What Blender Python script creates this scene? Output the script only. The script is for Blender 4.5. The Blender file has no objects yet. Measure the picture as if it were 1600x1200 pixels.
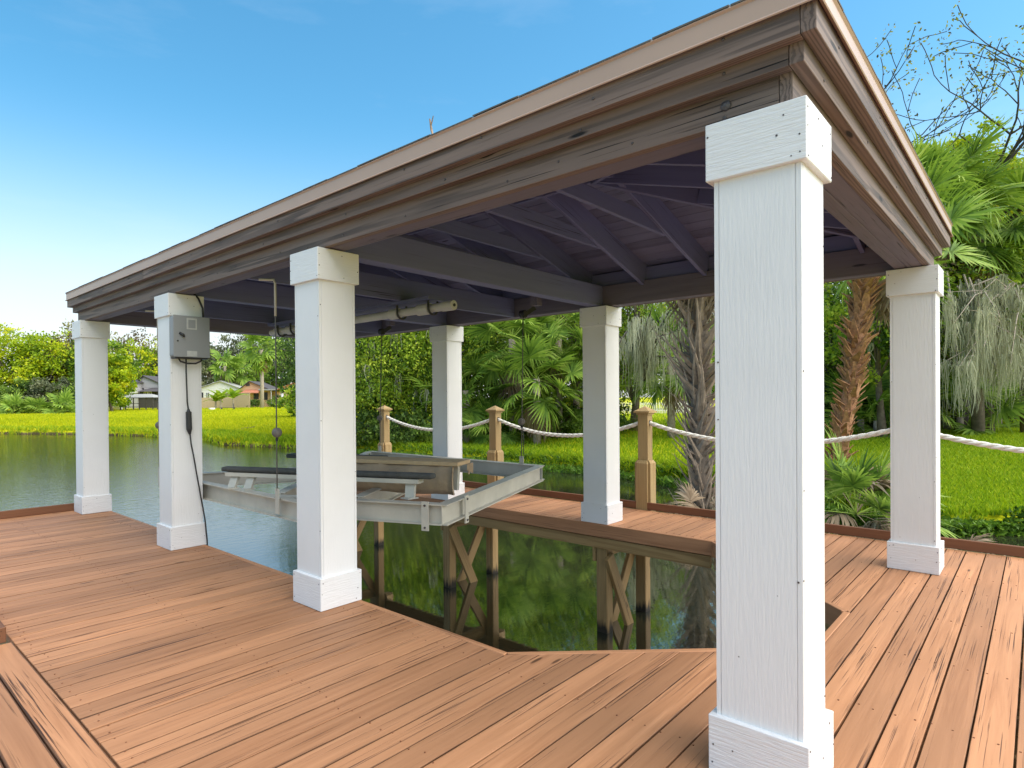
import bpy, bmesh, math, random
import numpy as np
from mathutils import Vector, Matrix, Quaternion
random.seed(7)
RNG = np.random.default_rng(11)
SC = bpy.context.scene
COL = SC.collection
R = math.radians

# ------------------------------------------------------------------ camera, sky, sun, exposure
FPX, CX, CY = 958.97, 716.34, 628.86            # measured on the 1600 x 1200 photograph
CF = Vector((0.72614193, 0.68751394, -0.00651693))
CR = Vector((0.68746949, -0.72617006, -0.00792028))
CU = Vector((0.0101777, -0.00127106, 0.9999474))
CP = Vector((-2.50973, -0.74536, 1.42625))
cam = bpy.data.cameras.new('camera')
camo = bpy.data.objects.new('camera', cam)
COL.objects.link(camo)
cam.sensor_width = 36.0
cam.lens = FPX / 1600 * 36
cam.shift_x = (800 - CX) / 1600
cam.shift_y = (CY - 600) / 1600
cam.clip_start = 0.05
cam.clip_end = 6000
m3 = Matrix((CR, CU, -CF)).transposed()
camo.matrix_world = Matrix.Translation(CP) @ m3.to_4x4()
SC.camera = camo

SUN_EL, SUN_AZ = 55.0, -72.0                   # azimuth measured from +X towards +Y
world = bpy.data.worlds.new('World')
SC.world = world
world.use_nodes = True
wn, wl = world.node_tree.nodes, world.node_tree.links
wn.clear()
sky = wn.new('ShaderNodeTexSky')
sky.sky_type = 'NISHITA'
sky.sun_disc = False
sky.sun_elevation = R(SUN_EL)
sky.sun_rotation = R(90 - SUN_AZ)
sky.air_density = 1.0
sky.dust_density = 1.0
sky.ozone_density = 1.2
sky.altitude = 0
hs = wn.new('ShaderNodeHueSaturation')
hs.inputs['Saturation'].default_value = 1.32
hs.inputs['Hue'].default_value = 0.480
bg = wn.new('ShaderNodeBackground')
bg.inputs['Strength'].default_value = 0.125
wo = wn.new('ShaderNodeOutputWorld')
wl.new(sky.outputs[0], hs.inputs['Color'])
wtc = wn.new('ShaderNodeTexCoord')
wmp = wn.new('ShaderNodeMapping')
wmp.inputs['Scale'].default_value = (1.0, 1.6, 5.0)
wmp.inputs['Rotation'].default_value = (0.2, 0.15, 0.6)
wno = wn.new('ShaderNodeTexNoise')
wno.inputs['Scale'].default_value = 2.2
wno.inputs['Detail'].default_value = 7
wno.inputs['Roughness'].default_value = 0.6
wmr = wn.new('ShaderNodeMapRange')
wmr.inputs[1].default_value, wmr.inputs[2].default_value = 0.50, 0.85
wmr.inputs[4].default_value = 0.12
wmx = wn.new('ShaderNodeMix')
wmx.data_type = 'RGBA'
wmx.inputs[7].default_value = (5.2, 5.3, 5.5, 1)
wl.new(wtc.outputs['Generated'], wmp.inputs['Vector'])
wl.new(wmp.outputs[0], wno.inputs['Vector'])
wl.new(wno.outputs['Fac'], wmr.inputs[0])
wl.new(wmr.outputs[0], wmx.inputs[0])
wl.new(hs.outputs[0], wmx.inputs[6])
wsx = wn.new('ShaderNodeSeparateXYZ')
whz = wn.new('ShaderNodeMapRange')
whz.interpolation_type = 'SMOOTHERSTEP'
whz.inputs[1].default_value, whz.inputs[2].default_value = 0.44, -0.02
whz.inputs[3].default_value, whz.inputs[4].default_value = 0.0, 0.92
wmh = wn.new('ShaderNodeMix')
wmh.data_type = 'RGBA'
wmh.inputs[7].default_value = (4.0, 4.1, 4.1, 1)
wl.new(wtc.outputs['Generated'], wsx.inputs[0])
wl.new(wsx.outputs['Z'], whz.inputs[0])
wl.new(whz.outputs[0], wmh.inputs[0])
wl.new(wmx.outputs[2], wmh.inputs[6])
wl.new(wmh.outputs[2], bg.inputs['Color'])
wl.new(bg.outputs[0], wo.inputs['Surface'])

sun = bpy.data.lights.new('sun', 'SUN')
sun.energy = 3.1
sun.angle = R(95)
sun.color = (1.0, 0.90, 0.76)
suno = bpy.data.objects.new('sun', sun)
COL.objects.link(suno)
sd = Vector((math.cos(R(SUN_EL)) * math.cos(R(SUN_AZ)), math.cos(R(SUN_EL)) * math.sin(R(SUN_AZ)), math.sin(R(SUN_EL))))
suno.rotation_euler = (-sd).to_track_quat('-Z', 'Y').to_euler()
suno.location = sd * 60

SC.view_settings.view_transform = 'Standard'
SC.view_settings.look = 'None'
SC.view_settings.exposure = 1.05
SC.view_settings.gamma = 1.0
SC.view_settings.use_curve_mapping = False
SC.render.engine = 'CYCLES'
SC.cycles.max_bounces = 8
SC.cycles.diffuse_bounces = 6
SC.cycles.transparent_max_bounces = 8
SC.cycles.use_denoising = True

# ------------------------------------------------------------------ placing things
def ray(u, v):
    return CF + CR * ((u - CX) / FPX) - CU * ((v - CY) / FPX)
def at(u, v, d):                                 # photo point at a real distance
    return CP + ray(u, v) * d
def on_x(u, v, x):
    r = ray(u, v)
    return CP + r * ((x - CP.x) / r.x)

# ------------------------------------------------------------------ materials
def nodes(name):
    m = bpy.data.materials.new(name)
    m.use_nodes = True
    nt = m.node_tree
    b = nt.nodes['Principled BSDF']
    return m, nt, b
def N(nt, t, **kw):
    n = nt.nodes.new(t)
    for k, v in kw.items():
        if k.startswith('_'):
            setattr(n, k[1:], v)
        else:
            n.inputs[k].default_value = v
    return n
def mixrgb(nt, fac, a, b, blend='MIX'):
    n = nt.nodes.new('ShaderNodeMix')
    n.data_type = 'RGBA'
    n.blend_type = blend
    for sock, val in ((0, fac), (6, a), (7, b)):
        if hasattr(val, 'links'):
            nt.links.new(val, n.inputs[sock])
        elif sock == 0:
            n.inputs[0].default_value = val
        else:
            n.inputs[sock].default_value = (*val, 1)
    return n.outputs[2]
def ramp(nt, src, stops):
    n = nt.nodes.new('ShaderNodeValToRGB')
    while len(n.color_ramp.elements) < len(stops):
        n.color_ramp.elements.new(0.5)
    for e, (p, c) in zip(n.color_ramp.elements, stops):
        e.position = p
        e.color = (*c, 1) if len(c) == 3 else c
    nt.links.new(src, n.inputs[0])
    return n.outputs[0]
def vramp(nt, src, lo, hi):
    n = nt.nodes.new('ShaderNodeMapRange')
    n.inputs[1].default_value, n.inputs[2].default_value = lo, hi
    nt.links.new(src, n.inputs[0])
    return n.outputs[0]
def coords(nt, scale=(1, 1, 1), rand=True):
    tc = nt.nodes.new('ShaderNodeTexCoord')
    mp = nt.nodes.new('ShaderNodeMapping')
    mp.inputs['Scale'].default_value = scale
    src = tc.outputs['Object']
    if rand:
        oi = nt.nodes.new('ShaderNodeObjectInfo')
        mu = nt.nodes.new('ShaderNodeMath')
        mu.operation = 'MULTIPLY'
        mu.inputs[1].default_value = 37.0
        nt.links.new(oi.outputs['Random'], mu.inputs[0])
        ad = nt.nodes.new('ShaderNodeVectorMath')
        ad.operation = 'ADD'
        nt.links.new(src, ad.inputs[0])
        nt.links.new(mu.outputs[0], ad.inputs[1])
        src = ad.outputs[0]
    nt.links.new(src, mp.inputs['Vector'])
    return mp.outputs[0]
def noise(nt, vec, scale=1.0, detail=4.0, rough=0.55, dist=0.0):
    n = N(nt, 'ShaderNodeTexNoise', Scale=scale, Detail=detail, Roughness=rough, Distortion=dist)
    nt.links.new(vec, n.inputs['Vector'])
    return n.outputs['Fac']
def bump(nt, b, h, strength=0.3, dist=0.01):
    n = N(nt, 'ShaderNodeBump', Strength=strength, Distance=dist)
    nt.links.new(h, n.inputs['Height'])
    nt.links.new(n.outputs[0], b.inputs['Normal'])
def math2(nt, op, a, b):
    n = nt.nodes.new('ShaderNodeMath')
    n.operation = op
    for i, v in enumerate((a, b)):
        if hasattr(v, 'links'):
            nt.links.new(v, n.inputs[i])
        else:
            n.inputs[i].default_value = v
    return n.outputs[0]

def plain(name, col, rough=0.5, metal=0.0, var=0.12, scale=9.0, bmp=0.0, spec=0.5):
    m, nt, b = nodes(name)
    v = coords(nt)
    n = noise(nt, v, scale, 5)
    c = ramp(nt, n, [(0.25, tuple(x * (1 - var) for x in col)), (0.75, tuple(min(1, x * (1 + var)) for x in col))])
    nt.links.new(c, b.inputs['Base Color'])
    b.inputs['Roughness'].default_value = rough
    b.inputs['Metallic'].default_value = metal
    b.inputs['Specular IOR Level'].default_value = spec
    if bmp:
        bump(nt, b, noise(nt, v, scale * 6, 4), bmp, 0.01)
    return m

def wood(name, dark, light, grain=22.0, rough=0.7, contrast=0.5, crack=0.62, crackcol=None, wave=0.0, tone=0.25, bmp=0.4, spec=0.3, knots=True, seam_shade=0.0):
    """boards are built with their length along local X"""
    m, nt, b = nodes(name)
    v1 = coords(nt, (1.1, grain, grain))
    n1 = noise(nt, v1, 1.0, 6, 0.6, 0.6)
    f = vramp(nt, n1, 0.5 - contrast / 2, 0.5 + contrast / 2)
    if wave:
        v3 = coords(nt, (0.40, 12, 12))
        w = N(nt, 'ShaderNodeTexWave', Scale=1.6, Distortion=11.0, Detail=3.0)
        w.inputs['Detail Scale'].default_value = 0.9
        w.bands_direction = 'Y'
        nt.links.new(v3, w.inputs['Vector'])
        n = nt.nodes.new('ShaderNodeMix')
        n.inputs[0].default_value = wave
        nt.links.new(f, n.inputs[2])
        nt.links.new(vramp(nt, w.outputs['Fac'], 0.15, 0.62), n.inputs[3])
        f = n.outputs[0]
    c = mixrgb(nt, f, dark, light)
    # slow mottling along the board
    n4 = noise(nt, coords(nt, (0.9, 2.2, 2.2)), 1.0, 3)
    c = mixrgb(nt, vramp(nt, n4, 0.35, 0.75), c, tuple(x * 0.72 for x in light))
    # each board its own tone
    oi = nt.nodes.new('ShaderNodeObjectInfo')
    hv = nt.nodes.new('ShaderNodeHueSaturation')
    mr = nt.nodes.new('ShaderNodeMapRange')
    mr.inputs[3].default_value, mr.inputs[4].default_value = 1 - tone, 1 + tone
    nt.links.new(oi.outputs['Random'], mr.inputs[0])
    nt.links.new(mr.outputs[0], hv.inputs['Value'])
    nt.links.new(c, hv.inputs['Color'])
    c = hv.outputs[0]
    # cracks and checks that run with the grain
    n2 = noise(nt, coords(nt, (1.3, 115, 115)), 1.0, 3, 0.5, 0.35)
    n3 = noise(nt, coords(nt, (0.9, 5, 5)), 1.0, 2)
    k = math2(nt, 'MULTIPLY', vramp(nt, n2, crack, crack + 0.06), vramp(nt, n3, 0.42, 0.60))
    cc = crackcol or tuple(x * 0.25 for x in dark)
    c = mixrgb(nt, k, c, cc)
    if knots:
        vo = N(nt, 'ShaderNodeTexVoronoi', Scale=1.0)
        nt.links.new(coords(nt, (1.3, 6.5, 6.5)), vo.inputs['Vector'])
        kn = vramp(nt, vo.outputs['Distance'], 0.085, 0.05)
        c = mixrgb(nt, kn, c, tuple(x * 0.35 for x in dark))
    if seam_shade:
        # shade of the plank gaps, painted as a dark band along the long arrises
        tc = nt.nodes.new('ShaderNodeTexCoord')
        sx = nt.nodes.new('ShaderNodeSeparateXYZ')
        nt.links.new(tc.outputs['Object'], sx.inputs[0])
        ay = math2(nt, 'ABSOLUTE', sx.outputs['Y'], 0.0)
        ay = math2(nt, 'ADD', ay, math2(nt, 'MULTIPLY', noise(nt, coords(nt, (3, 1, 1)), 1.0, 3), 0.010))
        c = mixrgb(nt, math2(nt, 'MULTIPLY', vramp(nt, ay, seam_shade, seam_shade + 0.003), 0.75), c, tuple(x * 0.16 for x in dark))
    nt.links.new(c, b.inputs['Base Color'])
    b.inputs['Roughness'].default_value = rough
    b.inputs['Specular IOR Level'].default_value = spec
    h = math2(nt, 'SUBTRACT', math2(nt, 'MULTIPLY', n1, 0.6), k)
    bump(nt, b, h, bmp, 0.006)
    return m

def emboss_white(name, scale, col=(0.74, 0.74, 0.74), strength=0.18, rough=0.42):
    """painted fibre board with a pressed wood grain"""
    m, nt, b = nodes(name)
    n1 = noise(nt, coords(nt, scale), 1.0, 3, 0.55, 0.4)
    h = vramp(nt, n1, 0.38, 0.62)
    bump(nt, b, h, strength, 0.004)
    sp = N(nt, 'ShaderNodeTexVoronoi', Scale=7.5)
    nt.links.new(coords(nt, (1, 1, 1)), sp.inputs['Vector'])
    k = vramp(nt, sp.outputs['Distance'], 0.028, 0.018)
    d = noise(nt, coords(nt), 1.7, 4)
    c = mixrgb(nt, vramp(nt, d, 0.45, 0.8), col, tuple(x * 0.93 for x in col))
    c = mixrgb(nt, k, c, (0.10, 0.09, 0.09))
    nt.links.new(c, b.inputs['Base Color'])
    b.inputs['Roughness'].default_value = rough
    return m

def leafmat(name, cols, trans=0.35, rough=0.5):
    m, nt, b = nodes(name)
    a = nt.nodes.new('ShaderNodeAttribute')
    a.attribute_name = 'tone'
    n = len(cols)
    c = ramp(nt, a.outputs['Fac'], [(i / (n - 1), k) for i, k in enumerate(cols)])
    nt.links.new(c, b.inputs['Base Color'])
    b.inputs['Roughness'].default_value = rough
    b.inputs['Specular IOR Level'].default_value = 0.25
    t = nt.nodes.new('ShaderNodeBsdfTranslucent')
    nt.links.new(c, t.inputs['Color'])
    mx = nt.nodes.new('ShaderNodeMixShader')
    mx.inputs[0].default_value = trans
    nt.links.new(b.outputs[0], mx.inputs[1])
    nt.links.new(t.outputs[0], mx.inputs[2])
    nt.links.new(mx.outputs[0], nt.nodes['Material Output'].inputs['Surface'])
    return m

M = {}
M['deck'] = wood('deck stain', (0.305, 0.134, 0.058), (0.525, 0.258, 0.126), grain=26, rough=0.6, contrast=0.45, crack=0.595, crackcol=(0.085, 0.036, 0.018), tone=0.19, bmp=0.55, spec=0.35, seam_shade=0.0685)
M['deckkerb'] = wood('deck kerb stain', (0.150, 0.060, 0.028), (0.230, 0.100, 0.048), grain=20, rough=0.6, tone=0.1, knots=False)
M['fascia'] = wood('dark stained fascia', (0.036, 0.027, 0.024), (0.235, 0.168, 0.138), grain=24, rough=0.6, contrast=0.5, wave=0.6, tone=0.12, bmp=0.4)
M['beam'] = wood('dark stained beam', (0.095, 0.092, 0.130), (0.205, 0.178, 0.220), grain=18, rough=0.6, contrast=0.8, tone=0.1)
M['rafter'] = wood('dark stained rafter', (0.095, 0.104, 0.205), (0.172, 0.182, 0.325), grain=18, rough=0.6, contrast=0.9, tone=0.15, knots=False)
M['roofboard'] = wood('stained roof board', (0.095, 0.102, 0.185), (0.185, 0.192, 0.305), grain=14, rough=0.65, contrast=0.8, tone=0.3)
M['treated'] = wood('treated pine', (0.235, 0.145, 0.052), (0.430, 0.305, 0.145), grain=16, rough=0.7, contrast=0.6, wave=0.6, tone=0.12)
M['pile'] = wood('wet treated pile', (0.170, 0.090, 0.030), (0.400, 0.265, 0.115), grain=14, rough=0.65, contrast=0.6, wave=0.4, tone=0.15)
def wet_pile():
    m = M['pile'].copy()
    m.name = 'tide marked pile'
    nt = m.node_tree
    b = nt.nodes['Principled BSDF']
    src = b.inputs['Base Color'].links[0].from_socket
    tc = nt.nodes.new('ShaderNodeTexCoord')
    sx = nt.nodes.new('ShaderNodeSeparateXYZ')
    nt.links.new(tc.outputs['Object'], sx.inputs[0])
    n = noise(nt, coords(nt, (2, 22, 22)), 1.0, 3)
    h = math2(nt, 'SUBTRACT', sx.outputs['X'], math2(nt, 'MULTIPLY', n, .34))
    c = mixrgb(nt, vramp(nt, h, 1.02, 0.93), src, (0.020, 0.016, 0.010))
    nt.links.new(c, b.inputs['Base Color'])
    return m
M['pilewet'] = wet_pile()
M['white_v'] = emboss_white('white embossed panel', (110, 110, 9))
M['white_h'] = emboss_white('white embossed trim', (9, 9, 120), strength=0.30)
M['white_s'] = emboss_white('white smooth paint', (30, 30, 6), strength=0.06)
M['drip'] = plain('tan metal drip edge', (0.45, 0.315, 0.245), 0.4, 0.0, 0.05, 2.0)
M['shingle'] = plain('grey shingle', (0.11, 0.105, 0.10), 0.9, 0, 0.35, 30, 0.4)
M['alu'] = plain('weathered aluminium', (0.47, 0.445, 0.38), 0.5, 0.1, 0.14, 5.0)
M['tan_board'] = wood('tan bunk board', (0.44, 0.30, 0.16), (0.58, 0.42, 0.25), rough=0.7, tone=0.0, knots=False, crack=0.75)
M['tan_cloth'] = plain('tan carpet cover', (0.34, 0.25, 0.16), 0.95, 0, 0.2, 6, 0.5)
M['grey_carpet'] = plain('dark grey bunk carpet', (0.060, 0.062, 0.058), 0.95, 0, 0.25, 12, 0.6)
M['black'] = plain('black plastic', (0.018, 0.018, 0.020), 0.45, 0, 0.2)
M['cable'] = plain('steel cable', (0.10, 0.09, 0.085), 0.5, 0.6)
M['floatm'] = plain('weathered rubber float', (0.16, 0.145, 0.13), 0.85, 0, 0.3, 30, 0.5)
M['pvc'] = plain('grey white pvc pipe', (0.50, 0.49, 0.45), 0.45, 0, 0.12, 6)
M['greybox'] = plain('grey enclosure plastic', (0.235, 0.245, 0.255), 0.45, 0, 0.05, 3)
M['paper'] = plain('pale label', (0.42, 0.43, 0.42), 0.6, 0, 0.1, 30)
M['rope'] = plain('white rope', (0.72, 0.70, 0.64), 0.85, 0, 0.12, 40, 0.5)
M['bolt'] = plain('dark bolt', (0.10, 0.085, 0.085), 0.5, 0.5)
M['bark'] = plain('grey bark', (0.16, 0.125, 0.095), 0.95, 0, 0.4, 6, 0.8)
M['palebark'] = plain('pale palm bark', (0.36, 0.30, 0.25), 0.95, 0, 0.3, 8, 0.8)
M['boot'] = plain('palm boot', (0.30, 0.215, 0.15), 0.9, 0, 0.45, 10, 0.6)
M['bootred'] = plain('red brown palm boot', (0.36, 0.18, 0.09), 0.9, 0, 0.5, 12, 0.6)
M['stub'] = plain('grey leaf stub', (0.27, 0.205, 0.15), 0.9, 0, 0.4, 10, 0.5)
M['twig'] = plain('dark twig', (0.055, 0.045, 0.040), 0.9)
M['leaf'] = leafmat('leaf', [(0.050, 0.110, 0.014), (0.18, 0.31, 0.025), (0.36, 0.50, 0.035), (0.52, 0.60, 0.06)], 0.42)
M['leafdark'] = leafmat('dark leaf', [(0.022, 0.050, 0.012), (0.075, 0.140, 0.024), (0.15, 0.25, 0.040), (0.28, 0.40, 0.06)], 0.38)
M['leafyellow'] = leafmat('yellow leaf', [(0.10, 0.19, 0.010), (0.28, 0.40, 0.012), (0.46, 0.55, 0.015), (0.58, 0.56, 0.02)])
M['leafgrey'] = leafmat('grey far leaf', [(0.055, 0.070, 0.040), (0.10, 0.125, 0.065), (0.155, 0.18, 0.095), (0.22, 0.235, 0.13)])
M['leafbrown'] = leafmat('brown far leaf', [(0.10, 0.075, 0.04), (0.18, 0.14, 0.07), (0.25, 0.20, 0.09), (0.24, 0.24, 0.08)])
M['leafsparse'] = leafmat('sparse leaf', [(0.05, 0.045, 0.02), (0.13, 0.13, 0.03), (0.28, 0.32, 0.04), (0.45, 0.42, 0.04)])
M['moss'] = leafmat('grey moss', [(0.24, 0.25, 0.16), (0.38, 0.39, 0.27), (0.52, 0.53, 0.39)], 0.3, 0.9)
M['frond'] = leafmat('palm frond', [(0.045, 0.105, 0.020), (0.14, 0.25, 0.035), (0.28, 0.42, 0.055), (0.46, 0.56, 0.13)], 0.35, 0.55)
M['deadfrond'] = leafmat('dead frond', [(0.14, 0.095, 0.055), (0.26, 0.19, 0.12), (0.40, 0.32, 0.22)], 0.2, 0.8)
M['grass'] = leafmat('grass blade', [(0.22, 0.30, 0.006), (0.38, 0.45, 0.006), (0.55, 0.57, 0.008), (0.65, 0.58, 0.02)], 0.4, 0.6)
M['lawn'] = leafmat('lawn blade', [(0.10, 0.20, 0.008), (0.22, 0.36, 0.010), (0.36, 0.50, 0.012), (0.52, 0.56, 0.03)], 0.4, 0.6)
M['marsh'] = leafmat('marsh plant', [(0.04, 0.09, 0.01), (0.10, 0.20, 0.015), (0.17, 0.30, 0.02)], 0.35, 0.5)

def mat_ground():
    m, nt, b = nodes('lawn and bank')
    tc = nt.nodes.new('ShaderNodeTexCoord')
    o = tc.outputs['Object']
    n1 = noise(nt, o, 0.18, 5)
    n2 = noise(nt, o, 2.5, 6)
    c = ramp(nt, n2, [(0.3, (0.24, 0.32, 0.006)), (0.7, (0.46, 0.50, 0.010))])
    c = mixrgb(nt, vramp(nt, n1, 0.4, 0.7), c, (0.60, 0.54, 0.012))
    sx = nt.nodes.new('ShaderNodeSeparateXYZ')
    nt.links.new(o, sx.inputs[0])
    zz = math2(nt, 'ADD', sx.outputs['Z'], math2(nt, 'MULTIPLY', n2, 0.25))
    mud = ramp(nt, n2, [(0.3, (0.05, 0.038, 0.018)), (0.7, (0.15, 0.115, 0.06))])
    c = mixrgb(nt, vramp(nt, zz, -0.90, -1.02), c, mud)
    nt.links.new(c, b.inputs['Base Color'])
    b.inputs['Roughness'].default_value = 0.95
    b.inputs['Specular IOR Level'].default_value = 0.1
    bump(nt, b, noise(nt, o, 9, 6), 0.8, 0.08)
    return m
M['ground'] = mat_ground()

def mat_water():
    m, nt, b = nodes('pond water')
    tc = nt.nodes.new('ShaderNodeTexCoord')
    o = tc.outputs['Object']
    mp = nt.nodes.new('ShaderNodeMapping')
    mp.inputs['Rotation'].default_value = (0, 0, R(20))
    mp.inputs['Scale'].default_value = (1.0, 2.6, 1)
    nt.links.new(o, mp.inputs['Vector'])
    n1 = noise(nt, mp.outputs[0], 3.0, 3, 0.55, 0.3)
    n2 = noise(nt, mp.outputs[0], 11.0, 2, 0.5)
    big = noise(nt, o, 0.12, 2)
    # open water beyond the boathouse carries wind ripples, the sheltered slip stays calm
    sx = nt.nodes.new('ShaderNodeSeparateXYZ')
    nt.links.new(o, sx.inputs[0])
    wind = vramp(nt, math2(nt, 'ADD', sx.outputs['Y'], math2(nt, 'MULTIPLY', big, 6.0)), 9.0, 16.0)
    amp = math2(nt, 'ADD', math2(nt, 'MULTIPLY', wind, 0.10), 0.010)
    h = math2(nt, 'MULTIPLY', math2(nt, 'ADD', n1, math2(nt, 'MULTIPLY', n2, 0.35)), amp)
    bump(nt, b, h, 1.0, 0.055)
    b.inputs['Base Color'].default_value = (0.020, 0.022, 0.012, 1)
    b.inputs['Roughness'].default_value = 0.03
    b.inputs['IOR'].default_value = 4.2
    return m
M['water'] = mat_water()

# ------------------------------------------------------------------ object helpers
def tag(o, label=None, cat=None, group=None, kind=None):
    for k, v in (('label', label), ('category', cat), ('group', group), ('kind', kind)):
        if v:
            o[k] = v
    return o
def link(o, parent=None):
    COL.objects.link(o)
    if parent:
        o.parent = parent
    return o
def thing(name, loc, label, cat, group=None, kind=None, rz=0.0):
    o = bpy.data.objects.new(name, None)
    o.location = loc
    o.rotation_euler = (0, 0, rz)
    o.empty_display_size = 0.1
    link(o)
    return tag(o, label, cat, group, kind)
def origin(parent):
    p = Vector((0, 0, 0))
    while parent is not None:
        p += Vector(parent.location)
        parent = parent.parent
    return p

class MB:
    """collects shapes in world (or local) space and links them as one mesh object"""
    def __init__(s):
        s.v, s.f = [], []
    def add(s, vs, fs):
        k = len(s.v)
        s.v += [tuple(x) for x in vs]
        s.f += [tuple(i + k for i in f) for f in fs]
        return s
    def box(s, lo, hi):
        (a, b, c), (d, e, f) = lo, hi
        return s.add([(a, b, c), (d, b, c), (d, e, c), (a, e, c), (a, b, f), (d, b, f), (d, e, f), (a, e, f)],
                     [(3, 2, 1, 0), (4, 5, 6, 7), (0, 1, 5, 4), (1, 2, 6, 5), (2, 3, 7, 6), (3, 0, 4, 7)])
    def bar(s, a, b, w, h, up=(0, 0, 1)):
        a, b = Vector(a), Vector(b)
        x = (b - a).normalized()
        y = Vector(up).cross(x).normalized()
        z = x.cross(y)
        vs = []
        for p in (a, b):
            for i, j in ((-1, -1), (1, -1), (1, 1), (-1, 1)):
                vs.append(p + y * (i * w / 2) + z * (j * h / 2))
        return s.add(vs, [(3, 2, 1, 0), (4, 5, 6, 7), (0, 1, 5, 4), (1, 2, 6, 5), (2, 3, 7, 6), (3, 0, 4, 7)])
    def prism(s, poly, z0, z1):
        n = len(poly)
        vs = [(x, y, z0) for x, y in poly] + [(x, y, z1) for x, y in poly]
        fs = [tuple(range(n - 1, -1, -1)), tuple(range(n, 2 * n))]
        fs += [(i, (i + 1) % n, n + (i + 1) % n, n + i) for i in range(n)]
        return s.add(vs, fs)
    def tube(s, pts, rad, n=8, cap=True):
        pts = [Vector(p) for p in pts]
        if not hasattr(rad, '__len__'):
            rad = [rad] * len(pts)
        rings = []
        prev = None
        for i, p in enumerate(pts):
            t = (pts[min(i + 1, len(pts) - 1)] - pts[max(i - 1, 0)]).normalized()
            if prev is None:
                ref = Vector((0, 0, 1)) if abs(t.z) < 0.9 else Vector((1, 0, 0))
                a = t.cross(ref).normalized()
            else:
                a = (prev - t * prev.dot(t)).normalized()
            prev = a
            b = t.cross(a)
            rings.append([p + (a * math.cos(2 * math.pi * k / n) + b * math.sin(2 * math.pi * k / n)) * rad[i] for k in range(n)])
        vs = [q for r_ in rings for q in r_]
        fs = []
        for i in range(len(pts) - 1):
            for k in range(n):
                fs.append((i * n + k, i * n + (k + 1) % n, (i + 1) * n + (k + 1) % n, (i + 1) * n + k))
        if cap:
            fs.append(tuple(range(n - 1, -1, -1)))
            fs.append(tuple((len(pts) - 1) * n + k for k in range(n)))
        return s.add(vs, fs)
    def ball(s, c, r, nu=12, nv=8):
        c = Vector(c)
        prof = [(math.sin(math.pi * i / nv) * r, -math.cos(math.pi * i / nv) * r) for i in range(nv + 1)]
        vs = []
        for pr, pz in prof:
            pr = max(pr, 1e-4)
            for k in range(nu):
                a = 2 * math.pi * k / nu
                vs.append(c + Vector((pr * math.cos(a), pr * math.sin(a), pz)))
        fs = []
        for i in range(nv):
            for k in range(nu):
                fs.append((i * nu + k, i * nu + (k + 1) % nu, (i + 1) * nu + (k + 1) % nu, (i + 1) * nu + k))
        return s.add(vs, fs)
    def build(s, name, mat, parent=None, bev=0.0, smooth=False, local=False, seg=1):
        off = Vector((0, 0, 0)) if local else origin(parent)
        me = bpy.data.meshes.new(name)
        me.from_pydata([(x - off.x, y - off.y, z - off.z) for x, y, z in s.v], [], s.f)
        if bev:
            bm = bmesh.new()
            bm.from_mesh(me)
            ed = [e for e in bm.edges if len(e.link_faces) == 2 and e.calc_face_angle(0) > 0.5]
            bmesh.ops.bevel(bm, geom=ed, offset=bev, segments=seg, profile=0.5, affect='EDGES', clamp_overlap=True)
            bm.to_mesh(me)
            bm.free()
        if smooth:
            for p in me.polygons:
                p.use_smooth = True
        me.materials.append(mat)
        return link(bpy.data.objects.new(name, me), parent)

_cache = {}
def board(name, a, b, w, h, mat, parent=None, up=(0, 0, 1), bev=0.003, cut=(0, 0), share=True):
    """a timber with its length along local X from a to b (its centre line); w across, h along up.
    cut slants the two ends in plan (extra length per metre of width)."""
    a, b = Vector(a), Vector(b)
    L = (b - a).length
    x = (b - a).normalized()
    y = Vector(up).cross(x).normalized()
    z = x.cross(y)
    key = (round(L, 3), round(w, 3), round(h, 3), round(cut[0], 2), round(cut[1], 2), bev, mat.name)
    me = _cache.get(key) if share else None
    if me is None:
        me = bpy.data.meshes.new(name)
        vs = []
        for xe, k in ((0, cut[0]), (L, cut[1])):
            for i, j in ((-1, -1), (1, -1), (1, 1), (-1, 1)):
                vs.append((xe + k * i * w / 2, i * w / 2, j * h / 2))
        me.from_pydata(vs, [], [(3, 2, 1, 0), (4, 5, 6, 7), (0, 1, 5, 4), (1, 2, 6, 5), (2, 3, 7, 6), (3, 0, 4, 7)])
        if bev:
            bm = bmesh.new()
            bm.from_mesh(me)
            bmesh.ops.bevel(bm, geom=list(bm.edges), offset=bev, segments=1, affect='EDGES', clamp_overlap=True)
            bm.to_mesh(me)
            bm.free()
        me.materials.append(mat)
        _cache[key] = me
    o = link(bpy.data.objects.new(name, me), parent)
    mt = Matrix((x, y, z)).transposed().to_4x4()
    o.matrix_local = Matrix.Translation(a - origin(parent)) @ mt
    return o

def quads_mesh(name, V, F, tone, mat):
    me = bpy.data.meshes.new(name)
    nv, nf, k = len(V), len(F), F.shape[1]
    me.vertices.add(nv)
    me.vertices.foreach_set('co', np.ascontiguousarray(V, dtype=np.float32).ravel())
    me.loops.add(nf * k)
    me.loops.foreach_set('vertex_index', np.ascontiguousarray(F, dtype=np.int32).ravel())
    me.polygons.add(nf)
    me.polygons.foreach_set('loop_start', np.arange(0, nf * k, k, dtype=np.int32))
    me.update(calc_edges=True)
    at_ = me.attributes.new('tone', 'FLOAT', 'FACE')
    at_.data.foreach_set('value', np.clip(tone, 0, 1).astype(np.float32))
    me.materials.append(mat)
    return me

def unit(a):
    return a / (np.linalg.norm(a, axis=-1, keepdims=True) + 1e-9)

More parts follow.
